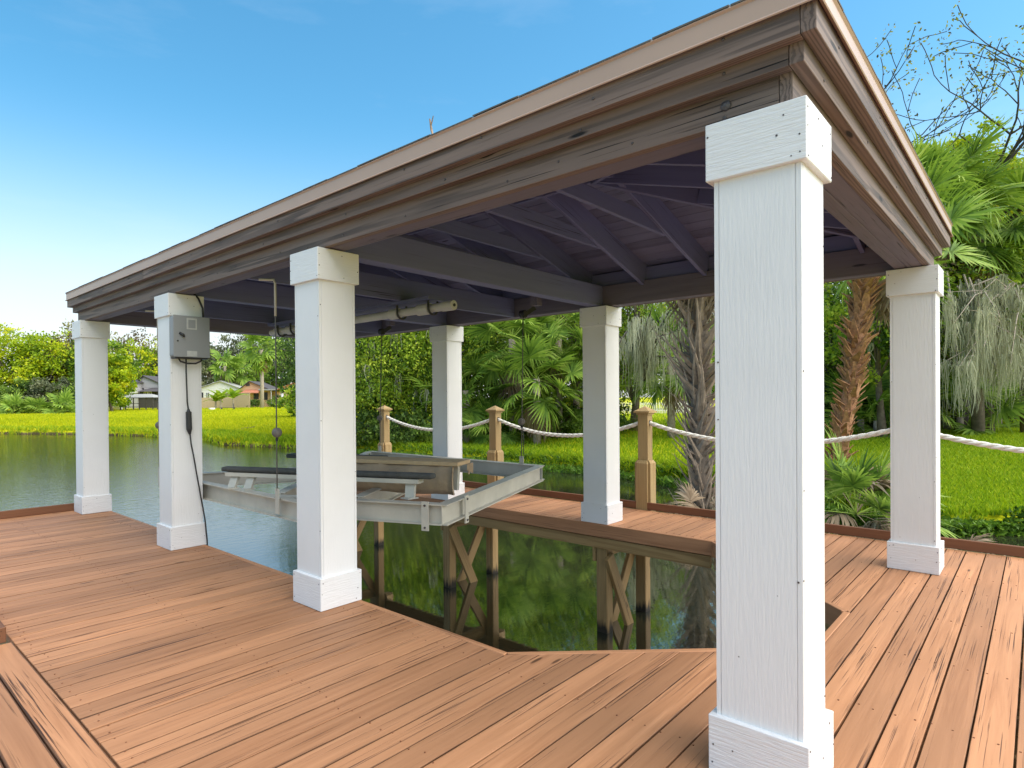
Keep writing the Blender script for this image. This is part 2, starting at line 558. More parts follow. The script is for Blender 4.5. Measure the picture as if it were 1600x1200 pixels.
def leaf_arrays(c, L, W, tone, rng, droop=0.0, flat=0.0):
    n = len(c)
    u = rng.normal(size=(n, 3))
    u[:, 2] = u[:, 2] * (1 - flat) - droop
    u = unit(u)
    w = unit(np.cross(u, rng.normal(size=(n, 3))))
    l = (L * rng.uniform(0.7, 1.3, n))[:, None] / 2
    ww = (W * rng.uniform(0.7, 1.3, n))[:, None] / 2
    V = np.stack([c - u * l, c + w * ww, c + u * l, c - w * ww], 1).reshape(-1, 3)
    F = np.arange(4 * n).reshape(n, 4)
    return V, F, tone

# ------------------------------------------------------------------ ground, pond
POND = np.array([(13.1, -0.5), (13.8, -2.2), (14.5, -7), (10, -10), (4, -9), (-4, -8), (-12, -9), (-25, 0), (-40, 30), (-45, 70),
                 (-20, 95), (0, 86), (3.2, 73), (8.4, 62.5), (12, 55.9), (14.8, 47.9), (15.4, 40), (14.3, 34.6), (15.4, 29.8),
                 (16.3, 23.5), (16.6, 18), (16.3, 12.7), (16.2, 10), (15.8, 8), (15.0, 6.2), (14, 4.2), (13.1, 2.6), (12.8, 1.4), (12.6, 0.5)])
def pond_sdf(P):
    d2 = np.full(len(P), 1e18)
    ins = np.zeros(len(P), bool)
    a = POND
    b = np.roll(POND, -1, 0)
    for (ax, ay), (bx, by) in zip(a, b):
        e = np.array([bx - ax, by - ay])
        w = P - np.array([ax, ay])
        t = np.clip((w @ e) / (e @ e), 0, 1)
        dd = w - t[:, None] * e
        d2 = np.minimum(d2, (dd ** 2).sum(1))
        c = ((ay > P[:, 1]) != (by > P[:, 1])) & (P[:, 0] < (bx - ax) * (P[:, 1] - ay) / (by - ay + 1e-12) + ax)
        ins ^= c
    d = np.sqrt(d2)
    return np.where(ins, -d, d)
ZW = -1.24
def ground_z(P):
    P = np.atleast_2d(np.asarray(P, float))[:, :2]
    d = pond_sdf(P)
    wob = 0.35 * np.sin(P[:, 0] * 1.3 + P[:, 1] * 0.7) * np.sin(P[:, 1] * 1.9 - P[:, 0] * 0.4) + 0.2 * np.sin(P[:, 0] * 3.1) * np.sin(P[:, 1] * 3.7)
    d2 = d + wob * 0.5
    lip = np.clip((d2 + 0.25) / 0.6, 0, 1)
    lip = lip * lip * (3 - 2 * lip)
    z = -2.4 + 1.42 * lip + np.clip(d2, -3, 0) * 0.3
    z = z + np.where(d2 > 0, 0.05 * np.clip(d2, 0, 10) + 0.008 * np.clip(d2 - 10, 0, 45), 0)
    sm = np.clip((16 - P[:, 1]) / 10, 0, 1)
    z = z + np.where(d2 > 0, 0.022 * np.clip(P[:, 0] - 24, 0, 60) * sm * sm * (3 - 2 * sm), 0)
    return z
def gz(x, y):
    return float(ground_z([(x, y)])[0])
def spot(u, d):
    p = at(u, CY, d)
    return Vector((p.x, p.y, gz(p.x, p.y)))

def build_ground():
    rr = np.concatenate([np.linspace(1.5, 12, 12)[:-1], np.linspace(12, 40, 90)[:-1], np.linspace(40, 120, 90)[:-1], np.geomspace(120, 3500, 26)])
    na = 420
    aa = np.linspace(0, 2 * math.pi, na, endpoint=False)
    X = CP.x + rr[:, None] * np.cos(aa)[None]
    Y = CP.y + rr[:, None] * np.sin(aa)[None]
    P = np.stack([X.ravel(), Y.ravel()], 1)
    Z = ground_z(P)
    V = np.concatenate([np.column_stack([P, Z]), [[CP.x, CP.y, -2.6]]])
    i, j = np.meshgrid(np.arange(len(rr) - 1), np.arange(na), indexing='ij')
    i, j = i.ravel(), j.ravel()
    F = np.stack([i * na + j, (i + 1) * na + j, (i + 1) * na + (j + 1) % na, i * na + (j + 1) % na], 1)
    me = quads_mesh('ground', V, F, np.zeros(len(F)), M['ground'])
    for p in me.polygons:
        p.use_smooth = True
    o = link(bpy.data.objects.new('ground', me))
    tag(o, 'yellow green lawn and earth banks round the pond', 'ground', kind='structure')
build_ground()
mb = MB()
mb.add([(-60, -12, ZW), (24, -12, ZW), (24, 100, ZW), (-60, 100, ZW)], [(0, 1, 2, 3)])
tag(mb.build('water', M['water']), 'dark pond water with bright ripples between dock and lawn', 'water', kind='structure')

# ------------------------------------------------------------------ boat shelter
W, Y2, Y3, Y4 = 3.7591, 2.925, 5.4128, 8.1752
H = 2.45
shelter = thing('boat_shelter', (W / 2, Y4 / 2, 0), 'open boathouse with eight white square columns and dark stained timber roof', 'boathouse')
def column(x, y):
    s, c, b = 0.2987 / 2, 0.3442 / 2, 0.3437 / 2
    k = bpy.data.objects.new('column', None)
    k.location = Vector((x, y, 0)) - origin(shelter)
    link(k, shelter)
    MB().box((x - s + .004, y - s + .004, 0.01), (x + s - .004, y + s - .004, H - .01)).build('shaft', M['white_s'], k, 0.003)
    for dx, dy in ((-1, 0), (1, 0), (0, -1), (0, 1)):
        t = s - 0.020
        m = MB()
        if dx:
            m.box((min(x + dx * (s - .006), x + dx * s), y - t, .18), (max(x + dx * (s - .006), x + dx * s), y + t, H - .16))
            m.box((min(x + dx * (s - .006), x + dx * (s - .0005)), y - s + .001, .18), (max(x + dx * (s - .006), x + dx * (s - .0005)), y - t - .003, H - .16))
            m.box((min(x + dx * (s - .006), x + dx * (s - .0005)), y + t + .003, .18), (max(x + dx * (s - .006), x + dx * (s - .0005)), y + s - .001, H - .16))
        else:
            m.box((x - t, min(y + dy * (s - .006), y + dy * s), .18), (x + t, max(y + dy * (s - .006), y + dy * s), H - .16))
            m.box((x - s + .0065, min(y + dy * (s - .006), y + dy * (s - .0005)), .18), (x - t - .003, max(y + dy * (s - .006), y + dy * (s - .0005)), H - .16))
            m.box((x + t + .003, min(y + dy * (s - .006), y + dy * (s - .0005)), .18), (x + s - .0065, max(y + dy * (s - .006), y + dy * (s - .0005)), H - .16))
        m.build('panel', M['white_v'], k)
    MB().box((x - c, y - c, H - .2141), (x + c, y + c, H)).build('column_cap', M['white_h'], k, 0.003)
    MB().box((x - b, y - b, 0.002), (x + b, y + b, .2198)).build('column_base', M['white_h'], k, 0.003)
    mb = MB()
    def dot(px_, pz_, face):
        rr_ = random.uniform(.0026, .0042)
        off = (c if pz_ > H - .22 else b if pz_ < .22 else s) + .0004
        if face == 0:
            mb.tube([(x - off + .001, y + px_, pz_), (x - off - .0012, y + px_, pz_)], rr_, 6)
        else:
            mb.tube([(x + px_, y - off + .001, pz_), (x + px_, y - off - .0012, pz_)], rr_, 6)
    for face in (0, 1):
        for zz_ in (H - .19, H - .11, H - .03, .04, .11, .19):
            for e_ in (-1, 1):
                if random.random() < .5:
                    dot(e_ * (.155 + random.uniform(-.006, .008)), zz_ + random.uniform(-.02, .015), face)
            if random.random() < .5:
                dot(random.uniform(-.14, .14), zz_ + random.uniform(-.02, .01), face)
        for zz_ in (.4, .8, 1.2, 1.6, 2.0):
            if random.random() < .7:
                dot(random.choice((-1, 1)) * (.138 + random.uniform(-.004, .004)), zz_ + random.uniform(-.15, .15), face)
    o_ = mb.build('nail_head', M['bolt'], k)
    o_['kind'] = 'stuff'
for x in (0, W):
    for y in (0, Y2, Y3, Y4):
        column(x, y)

def ringboards(name, off, z0, z1, th, mat, bev=0.002, joint=None):
    """four boards round the eaves; the short side boards show their end grain at the corners"""
    zc, h = (z0 + z1) / 2, z1 - z0
    o = off - th / 2
    ends = [-off + th + .002] + ([joint - .002, joint + .002] if joint else []) + [Y4 + off - th - .002]
    for ya, yb in zip(ends[::2], ends[1::2]):
        board(name, (-o, ya, zc), (-o, yb, zc), th, h, mat, shelter, bev=bev)
    board(name, (W + o, -off + th + .002, zc), (W + o, Y4 + off - th - .002, zc), th, h, mat, shelter, bev=bev)
    board(name, (-off, -o, zc), (W + off, -o, zc), th, h, mat, shelter, bev=bev)
    board(name, (-off, Y4 + o, zc), (W + off, Y4 + o, zc), th, h, mat, shelter, bev=bev)
ringboards('fascia_board', 0.115, 2.455, 2.690, .044, M['fascia'])
ringboards('fascia_board', 0.163, 2.572, 2.715, .047, M['fascia'])
ringboards('fascia_board', 0.212, 2.642, 2.770, .048, M['fascia'], joint=5.75)
# main beams behind the boards
bz = (2.457 + 2.69) / 2
bh = 2.69 - 2.457
board('beam', (-.005, -.068, bz), (-.005, Y4 + .068, bz), .128, bh, M['beam'], shelter, bev=.005)
board('beam', (W + .005, -.068, bz), (W + .005, Y4 + .068, bz), .128, bh, M['beam'], shelter, bev=.005)
board('beam', (.062, -.018, bz), (W - .062, -.018, bz), .10, bh, M['beam'], shelter, bev=.005)
board('beam', (.062, .076, bz), (W - .062, .076, bz), .085, bh, M['beam'], shelter, bev=.005)
board('beam', (.062, Y4 + .01, bz), (W - .062, Y4 + .01, bz), .12, bh, M['beam'], shelter, bev=.005)
for y, w in ((Y2, .13), (4.15, .045), (Y3, .13), (6.80, .045)):
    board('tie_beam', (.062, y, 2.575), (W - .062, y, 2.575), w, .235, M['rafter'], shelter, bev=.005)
# rafters, ties and boards of the hipped roof
Z0, SL, RD = 2.63, 0.285, 0.225
RX, RY0, RY1 = W / 2, W / 2, Y4 - W / 2
def zr(d):
    return Z0 + SL * d
nrm = math.sqrt(1 + SL * SL)
def rafter(a, b, w=.04, up=(0, 0, 1)):
    (x0, y0, d0), (x1, y1, d1) = a, b
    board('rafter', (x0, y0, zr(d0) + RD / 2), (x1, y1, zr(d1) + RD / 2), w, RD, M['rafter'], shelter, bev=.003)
ys = [1.03 + .672 * i for i in range(-1, 11)]
for y in ys:
    e = min(y, Y4 - y)
    if e >= RX - .2:
        rafter((-.11, y, -.11), (RX - .022, y, RX))
        rafter((W + .11, y, -.11), (RX + .022, y, RX))
        board('collar_tie', (.86, y + .042, 2.965), (W - .86, y + .042, 2.965), .038, .13, M['rafter'], shelter, bev=.003)
    elif e > .2:
        rafter((-.11, y, -.11), (e - .03, y, e))
        rafter((W + .11, y, -.11), (W - e + .03, y, e))
for x in [RX + .6 * i for i in range(-2, 3)]:
    e = min(x, W - x)
    rafter((x, -.11, -.11), (x, e - .03, e))
    rafter((x, Y4 + .11, -.11), (x, Y4 - e + .03, e))
for sx, sy in ((0, 0), (1, 0), (0, 1), (1, 1)):
    x0, y0 = (W + .1 if sx else -.1), (Y4 + .1 if sy else -.1)
    board('hip_rafter', (x0, y0, zr(-.1) + RD / 2), (RX, RY1 if sy else RY0, zr(RX) + RD / 2), .04, RD + .01, M['rafter'], shelter, bev=.003)
board('ridge_board', (RX, RY0 - .05, zr(RX) + RD / 2 + .012), (RX, RY1 + .05, zr(RX) + RD / 2 + .012), .036, RD + .02, M['rafter'], shelter, bev=.003)
nb = 15
for i in range(nb):
    d0 = -.20 + i * (RX + .20) / nb
    d1 = d0 + (RX + .20) / nb - .005
    dm = (d0 + d1) / 2
    zc = zr(dm) + RD * nrm - .012 + .014
    for sx in (0, 1):
        x = W - dm if sx else dm
        up = (SL if sx else -SL, 0, 1)
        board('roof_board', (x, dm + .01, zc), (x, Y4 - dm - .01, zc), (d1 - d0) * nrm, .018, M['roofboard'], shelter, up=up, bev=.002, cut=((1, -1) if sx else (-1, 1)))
    for sy in (0, 1):
        y = Y4 - dm if sy else dm
        up = (0, SL if sy else -SL, 1)
        if W - 2 * dm > .1:
            board('roof_board', (dm + .01, y, zc), (W - dm - .01, y, zc), (d1 - d0) * nrm, .018, M['roofboard'], shelter, up=up, bev=.002, cut=((-1, 1) if sy else (1, -1)))
for a, b in (((0, .05, 2.765), (0, Y4 - .05, 2.765)), ((W, .05, 2.765), (W, Y4 - .05, 2.765)), ((.05, -.004, 2.765), (W - .05, -.004, 2.765)), ((.05, Y4 + .004, 2.765), (W - .05, Y4 + .004, 2.765))):
    board('blocking_board', a, b, .03, .146, M['rafter'], shelter)
# drip edge: a formed metal strip with a kicked lip
def drip(a, b, out):
    a, b, out = Vector(a), Vector(b), Vector(out)
    prof = [(-.02, .098), (.006, .096), (.012, .088), (.004, .080), (.004, .012), (.016, .000), (.013, -.004), (-.001, .008), (-.001, .088), (-.02, .092)]
    vs = []
    for p in (a, b):
        t = (b - a).normalized()
        for o_, z_ in prof:
            s_ = 1 if p is b else -1
            vs.append(p + out * o_ + t * (s_ * o_) + Vector((0, 0, z_)))
    n = len(prof)
    fs = [(i, (i + 1) % n, n + (i + 1) % n, n + i) for i in range(n)]
    fs += [tuple(range(n)), tuple(range(2 * n - 1, n - 1, -1))]
    MB().add(vs, fs).build('drip_edge', M['drip'], shelter)
e = .216
zd = 2.732
drip((-e, -e, zd), (-e, Y4 + e, zd), (-1, 0, 0))
drip((W + e, -e, zd), (W + e, Y4 + e, zd), (1, 0, 0))
drip((-e, -e, zd), (W + e, -e, zd), (0, -1, 0))
drip((-e, Y4 + e, zd), (W + e, Y4 + e, zd), (0, 1, 0))
# shingle courses with separate tabs, joined: too many and hardly seen
mb = MB()
nc = 16
def roofz(d):
    return zr(d) + RD * nrm + .024
for i in range(nc):
    d0 = -.228 + i * (RX + .228) / nc
    d1 = d0 + (RX + .228) / nc * 1.25
    d1 = min(d1, RX)
    for side in range(4):
        long = side < 2
        L = (Y4 if long else W)
        t = d0
        while t < L - d0:
            t2 = min(t + random.uniform(.28, .36), L - d0)
            if t2 - t > .06:
                lift = random.uniform(.002, .010)
                q = []
                for (d, tt, zz) in ((d0, t + .003, lift), (d0, t2 - .003, lift), (d1, min(t2 - .003, L - d1), .001), (d1, max(t + .003, d1), .001)):
                    if d == d1:
                        tt = min(max(tt, d1), L - d1)
                    x, y = ((d, tt) if side == 0 else (W - d, tt) if side == 1 else (tt, d) if side == 2 else (tt, Y4 - d))
                    q.append((x, y, roofz(d) + zz + .004))
                lo = [(x, y, z - .007) for x, y, z in q]
                mb.add(q + lo, [(0, 1, 2, 3), (7, 6, 5, 4), (0, 4, 5, 1), (1, 5, 6, 2), (2, 6, 7, 3), (3, 7, 4, 0)])
            t = t2
tag(mb.build('shingle', M['shingle'], shelter), kind='stuff')
# bolts and screw heads on the fascia boards
mb = MB()
def stud(p, r, out):
    p, out = Vector(p), Vector(out)
    mb.tube([p, p + out * r * .35, p + out * r * .6], [r, r * .85, r * .3], 8)
stud((-.1155, .115, 2.525), .021, (-1, 0, 0))
stud((-.1155, .12, 2.482), .008, (-1, 0, 0))
for off, z, st in ((.163, 2.60, .85), (.212, 2.70, .8)):
    y = .1
    while y < Y4:
        stud((-off - .0005, y + random.uniform(-.03, .03), z + random.uniform(-.012, .03)), .007, (-1, 0, 0))
        y += st * random.uniform(.6, 1.1)
    x = .1
    while x < W:
        stud((x, -off - .0005, z + random.uniform(-.01, .03)), .006, (0, -1, 0))
        x += .8
y = .5
while y < Y4:
    stud((-.1155, y, 2.48 + random.uniform(0, .04)), .006, (-1, 0, 0))
    y += random.uniform(.3, .8)
tag(mb.build('screw_head', M['bolt'], shelter), kind='stuff')
# twig lying on the eave
tw = MB().tube([(-.215, 1.60, 2.83), (-.20, 1.625, 2.87), (-.205, 1.632, 2.93)], [.006, .007, .004], 6)
tw.tube([(-.203, 1.626, 2.89), (-.21, 1.60, 2.935)], [.004, .0025], 5)
tag(tw.build('twig', M['boot']), 'small broken twig standing on the edge of the shelter roof', 'twig')

# ------------------------------------------------------------------ dock
dock = thing('dock', (1.5, 2.5, 0), 'red brown stained timber dock round the boat slip', 'dock', kind='structure')
PW, GAP, TH = 0.139, 0.006, 0.038
def plank(x0, x1, yc, c0=0, c1=0, w=None):
    w = w or PW - random.choice((.006, .007, .008, .009, .011))
    yc += random.uniform(-.0015, .0015)
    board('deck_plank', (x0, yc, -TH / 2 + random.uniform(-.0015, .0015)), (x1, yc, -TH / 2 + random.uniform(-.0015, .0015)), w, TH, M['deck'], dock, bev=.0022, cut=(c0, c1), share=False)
XL, XI, XF, XO = -1.692, .125, 3.61, 4.715
YE = 8.425
# open slip: near edge x = .165, chamfers at 45 degrees, short edge y = .18
y = -2.62
while y < YE - .05:
    yc = y + PW / 2
    if yc + PW / 2 < .165:
        plank(XL, XO, yc)
    elif yc < 1.40:
        # x + y = 1.58 towards the near side, x - y = 1.976 towards the far side
        xa = min(1.54 - yc, 1.54 - yc)
        plank(XL, xa, yc, 0, -1)
        plank(2.016 + yc, XO, yc, 1, 0)
    else:
        plank(XL, XI, yc)
        if yc < 1.60:
            plank(2.016 + yc, XO, yc, 1, 0)
        else:
            plank(XF, XO, yc)
    y += PW
# edge strips round the slip and the walkway rims
def strip(a, b, w=.040, h=.145, z=.002, mat='deck', name='edge_board'):
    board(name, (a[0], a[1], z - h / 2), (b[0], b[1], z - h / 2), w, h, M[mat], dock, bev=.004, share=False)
strip((.146, 1.42), (.146, YE))
strip((1.385, .178), (.150, 1.413))
strip((2.17, .178), (1.385, .178))
strip((3.57, 1.58), (2.185, .195))
strip((3.588, YE), (3.588, 1.59))
board('rim_joist', (3.612, YE, -.215), (3.612, 1.62, -.215), .040, .12, M['pile'], dock, bev=.004)
board('rim_joist', (.122, 1.45, -.215), (.122, YE, -.215), .040, .12, M['pile'], dock, bev=.004)
board('rim_joist', (1.39, .15, -.215), (.14, 1.40, -.215), .040, .12, M['pile'], dock, bev=.004)
board('rim_joist', (3.56, 1.55, -.215), (2.2, .165, -.215), .040, .12, M['pile'], dock, bev=.004)
# kerbs
board('kerb_board', (4.745, -2.6, .049), (4.745, YE + .04, .049), .04, .092, M['deckkerb'], dock, bev=.004)
board('kerb_board', (XL - .30, YE + .022, .049), (.17, YE + .022, .049), .04, .092, M['deckkerb'], dock, bev=.004)
board('kerb_board', (3.57, YE + .022, .049), (4.72, YE + .022, .049), .04, .092, M['deckkerb'], dock, bev=.004)
board('kerb_board', (-1.745, 3.70, .049), (-1.745, YE, .049), .04, .092, M['deckkerb'], dock, bev=.004)
board('rim_joist', (4.755, -2.6, -.12), (4.755, YE + .04, -.12), .04, .22, M['pile'], dock, bev=.004)
board('rim_joist', (XL - .05, YE + .025, -.13), (.17, YE + .025, -.13), .04, .22, M['pile'], dock, bev=.004)
# long boards of the walk that joins on the left
xx = XL - .004
for i in range(9):
    w = .152
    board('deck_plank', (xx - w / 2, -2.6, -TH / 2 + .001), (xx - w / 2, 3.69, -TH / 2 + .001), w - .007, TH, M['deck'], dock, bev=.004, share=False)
    xx -= w
# bents under the far walk
def brace(a, b):
    board('brace', a, b, .14, .045, M['pile'], dock, up=(0, 1, 0), bev=.004)
for yb in (.35, 2.86, 5.33, 8.05):
    xi = 3.70 if yb > 1 else 3.2
    board('pile', (xi, yb, -2.3), (xi, yb, -.275 if yb > 1 else -.05), .135, .135, M['pilewet'], dock, up=(0, 1, 0), bev=.008)
    board('pile', (4.63, yb, -2.3), (4.63, yb, -.05), .135, .135, M['pilewet'], dock, up=(0, 1, 0), bev=.008)
    board('cap_beam', (3.64, yb + .1, -.36), (4.70, yb + .1, -.36), .04, .17, M['pile'], dock, bev=.004)
    brace((3.64, yb - .092, -.36), (4.34, yb - .092, -1.72))
    brace((4.62, yb + .092, -.34), (3.72, yb + .092, -1.72))
for x in (3.95, 4.3):
    board('joist', (x, 1.2, -.15), (x, YE - .02, -.15), .04, .20, M['pile'], dock, bev=.004)
for x in np.arange(-1.62, 4.6, .41):
    board('joist', (x, -2.6, -.14), (x, .02 if x > .1 else YE - .05, -.14), .045, .19, M['pile'], dock, bev=.003)
# nail heads, joined
mb = MB()
for yy in np.arange(-2.53, YE - .05, PW):
    for xj in (-1.63, -.83, -.02, 3.66, 4.6):
        if xj > 2 and yy < 1.5 and xj < 2.1 + yy:
            continue
        for s in (-.035, .035):
            x_, y_ = xj + random.uniform(-.02, .02), yy + s + random.uniform(-.008, .008)
            mb.prism([(x_ + .0042 * math.cos(a), y_ + .0042 * math.sin(a)) for a in np.linspace(0, 2 * math.pi, 6, endpoint=False)], -.003, .0022)
for yy in np.arange(-2.53, .1, PW):
    for xj in (.8, 1.6, 2.4, 3.2):
        for s in (-.035, .035):
            x_, y_ = xj + random.uniform(-.02, .02), yy + s + random.uniform(-.008, .008)
            mb.prism([(x_ + .0042 * math.cos(a), y_ + .0042 * math.sin(a)) for a in np.linspace(0, 2 * math.pi, 6, endpoint=False)], -.003, .0022)
tag(mb.build('nail_head', M['deckkerb'], dock), kind='stuff')

# ------------------------------------------------------------------ rope posts and ropes
XP = 4.83
posts = [(-2.45, 'treated pine rope post with pyramid cap beside the near corner of the dock'),
         (.20, 'treated pine rope post hidden close behind the right corner column'),
         (2.92, 'largest treated pine rope post with pyramid cap standing right of the middle white column'),
         (5.42, 'treated pine rope post with pyramid cap between the two far white columns'),
         (8.10, 'farthest treated pine rope post with pyramid cap left of the farthest white column')]
for y, lab in posts:
    t = thing('rope_post', (XP, y, 0), lab, 'post', 'pine posts carrying the rope along the dock')
    board('shaft', (XP, y, -.30), (XP, y, 1.235), .135, .135, M['treated'], t, up=(0, 1, 0), bev=.004)
    for dx, dy in ((-1, 0), (1, 0), (0, -1), (0, 1)):
        w = .150
        k = .0685 + .019
        cxx, cyy = XP + dx * k, y + dy * k
        m = MB()
        hx, hy = (.019, w / 2) if dx else (w / 2, .019)
        m.box((cxx - hx, cyy - hy, -.28), (cxx + hx, cyy + hy, .585))
        # chamfered top
        ix, iy = (.019 - .014, w / 2 - .012) if dx else (w / 2 - .012, .019 - .014)
        ox, oy = -dx * .010, -dy * .010
        m.v[4:8] = [(cxx - hx, cyy - hy, .585), (cxx + hx, cyy - hy, .585), (cxx + hx, cyy + hy, .585), (cxx - hx, cyy + hy, .585)]
        m.f = [f for f in m.f if f != (4, 5, 6, 7)]
        kk = len(m.v)
        m.v += [(cxx - ix + ox, cyy - iy + oy, .622), (cxx + ix + ox, cyy - iy + oy, .622), (cxx + ix + ox, cyy + iy + oy, .622), (cxx - ix + ox, cyy + iy + oy, .622)]
        m.f += [(kk, kk + 1, kk + 2, kk + 3), (4, 5, kk + 1, kk), (5, 6, kk + 2, kk + 1), (6, 7, kk + 3, kk + 2), (7, 4, kk, kk + 3)]
        o = m.build('skirt_board', M['treated'], t)
        # grain runs up the board: turn the mesh so that its local X is up
        rm = Matrix.Rotation(-math.pi / 2, 4, 'Y')
        o.data.transform(rm.inverted())
        o.matrix_local = rm
    m = MB()
    m.box((XP - .082, y - .082, 1.200), (XP + .082, y + .082, 1.224))
    m.box((XP - .106, y - .106, 1.224), (XP + .106, y + .106, 1.246))
    a = .10
    m.add([(XP - a, y - a, 1.246), (XP + a, y - a, 1.248), (XP + a, y + a, 1.248), (XP - a, y + a, 1.248), (XP, y, 1.312)], [(0, 1, 4), (1, 2, 4), (2, 3, 4), (3, 0, 4)])
    m.build('post_cap', M['treated'], t)
    m = MB()
    for s in (-1, 1):
        m.tube([(XP, y + s * .0670, 1.10), (XP, y + s * .0705, 1.10)], .032, 12)
    m.build('rope_hole', M['black'], t)
def rope(y0, y1, sag, lab):
    n = 150
    z0 = 1.10
    m = MB()
    L = y1 - y0
    cpts = []
    for i in range(n + 1):
        s = i / n
        cpts.append(Vector((XP, y0 + L * s, z0 - sag * 4 * s * (1 - s))))
    turns = L / .085
    for k in range(3):
        pts = []
        for i, p in enumerate(cpts):
            a = 2 * math.pi * (turns / 3 * i / n * 1.0 + k / 3)
            pts.append(p + Vector((math.cos(a) * .0135, 0, math.sin(a) * .0135)))
        m.tube(pts, .0145, 7)
    tag(m.build('rope', M['rope'], None, smooth=True), lab, 'rope', 'white ropes hung between the posts')
rope(-2.40, .15, .20, 'thick white twisted rope span right of the right corner column')
rope(.25, 2.87, .21, 'white twisted rope span running behind the big front column')
rope(2.97, 5.37, .21, 'white twisted rope span between the two nearest visible rope posts')
rope(5.47, 8.05, .21, 'farthest white twisted rope span passing behind the farthest white column')

# ------------------------------------------------------------------ control box and cord
P3 = Y3
bx = thing('control_box', (.005, P3 - .16, 2.03), 'grey electrical switch box with two pale labels on the second column from the left', 'switch box')
m = MB().box((-.165, P3 - .272, 1.842), (.175, P3 - .158, 2.228))
m.build('enclosure', M['greybox'], bx, .018, seg=2)
MB().box((-.168, P3 - .2785, 1.840), (.178, P3 - .2735, 2.232)).build('box_lid', M['greybox'], bx, .0015)
MB().box((-.045, P3 - .281, 2.105), (.052, P3 - .2788, 2.212)).build('sticker', M['paper'], bx)
MB().box((-.030, P3 - .2822, 2.118), (.038, P3 - .2812, 2.196)).build('sticker_print', M['greybox'], bx)
MB().box((-.045, P3 - .281, 1.848), (.052, P3 - .2788, 1.900)).build('sticker', M['paper'], bx)
MB().tube([(-.112, P3 - .279, 2.065), (-.085, P3 - .300, 2.045), (-.075, P3 - .296, 2.030)], [.012, .013, .010], 8).build('switch_lever', M['black'], bx, smooth=True)
MB().tube([(-.13, P3 - .2786, 1.99), (-.13, P3 - .284, 1.99)], .008, 8).build('lock_screw', M['black'], bx)
MB().box((-.150, P3 - .268, 1.826), (.165, P3 - .165, 1.8415)).build('bottom_gasket', M['black'], bx, .004)
m = MB().tube([(-.10, P3 - .22, 1.83), (-.085, P3 - .225, 1.80), (-.02, P3 - .23, 1.782), (.06, P3 - .225, 1.785), (.115, P3 - .22, 1.81), (.125, P3 - .21, 1.832)], .0085, 8)
m.build('loop_cable', M['black'], bx, smooth=True)
m = MB().tube([(.075, P3 - .12, 2.50), (.11, P3 - .19, 2.42), (.145, P3 - .20, 2.33), (.15, P3 - .20, 2.225)], .010, 8)
m.build('supply_cable', M['black'], bx, smooth=True)
cd = thing('power_cord', (0, P3 - .2, 1.3), 'black power cord with inline plug hanging down from the grey switch box', 'cord')
YB = P3 - .195
pts = [(-.019, YB, 1.83), (-.019, YB, 1.70), (-.014, YB, 1.52), (-.012, YB, 1.42), (-.002, YB, 1.335)]
MB().tube(pts, .0075, 8).build('cord', M['black'], cd, smooth=True)
m = MB().tube([(-.002, YB, 1.345), (-.001, YB, 1.325), (0, YB, 1.315), (.004, YB, 1.15), (.006, YB, 1.13), (.010, YB, 1.10)], [.010, .016, .027, .027, .020, .010], 10)
m.build('inline_plug', M['black'], cd, smooth=False)
pts = [(.010, YB, 1.11), (.022, YB, 1.00), (.041, YB, .904), (.072, YB, .71), (.102, YB, .533), (.128, YB, .38), (.150, YB, .244), (.160, YB, .13), (.168, YB, .05), (.176, YB + .01, -.15)]
MB().tube(pts, .0075, 8).build('cord', M['black'], cd, smooth=True)

# ------------------------------------------------------------------ boat lift
lift = thing('boat_lift', (1.6, 4.4, .6), 'beige aluminium boat lift cradle with carpeted bunks hanging in the slip', 'boat lift')
def ibeam(name, a, b, h=.16, w=.095, t=.009):
    a, b = Vector(a), Vector(b)                  # a and b lie on the middle of the top flange
    dz = Vector((0, 0, 1))
    m = MB()
    m.bar(a - dz * t / 2, b - dz * t / 2, w, t)
    m.bar(a - dz * (h - t / 2), b - dz * (h - t / 2), w, t)
    m.bar(a - dz * (h / 2), b - dz * (h / 2), t, h - 2 * t)
    return m.build(name, M['alu'], lift)
NBx, FBx = .215, 3.06
J = (.83, 2.585, .617)
Fc = (FBx, 3.28, .675)
Rp = (.27, 4.05, .600)
ibeam('spreader_beam', (NBx, 6.42, .603), (NBx, 3.35, .603))
ibeam('spreader_beam', (FBx, 3.26, .675), (FBx, 6.30, .675))
ibeam('cross_beam', Rp, J)
ibeam('cross_beam', (.80, 2.575, .6165), (FBx - .05, 3.26, .674))
ibeam('cross_beam', (FBx - .05, 4.72, .672), (.66, 3.42, .610))
ibeam('cross_beam', (FBx - .05, 6.27, .672), (.35, 4.15, .606))
ibeam('cross_beam', (1.90, 5.28, .640), (NBx + .05, 6.25, .606))
def plate(name, p, w, h, t=.008, ydir=(0, 1, 0)):
    p = Vector(p)
    m = MB()
    m.bar(p - Vector((0, 0, h / 2)), p + Vector((0, 0, h / 2)), t, w, up=ydir)
    return m.build(name, M['alu'], lift)
hooks = [(NBx - .02, 3.85, .605, 'n'), (NBx - .02, 6.35, .605, 'n'), (FBx + .02, 3.56, .675, 'f'), (FBx + .02, 6.10, .675, 'f')]
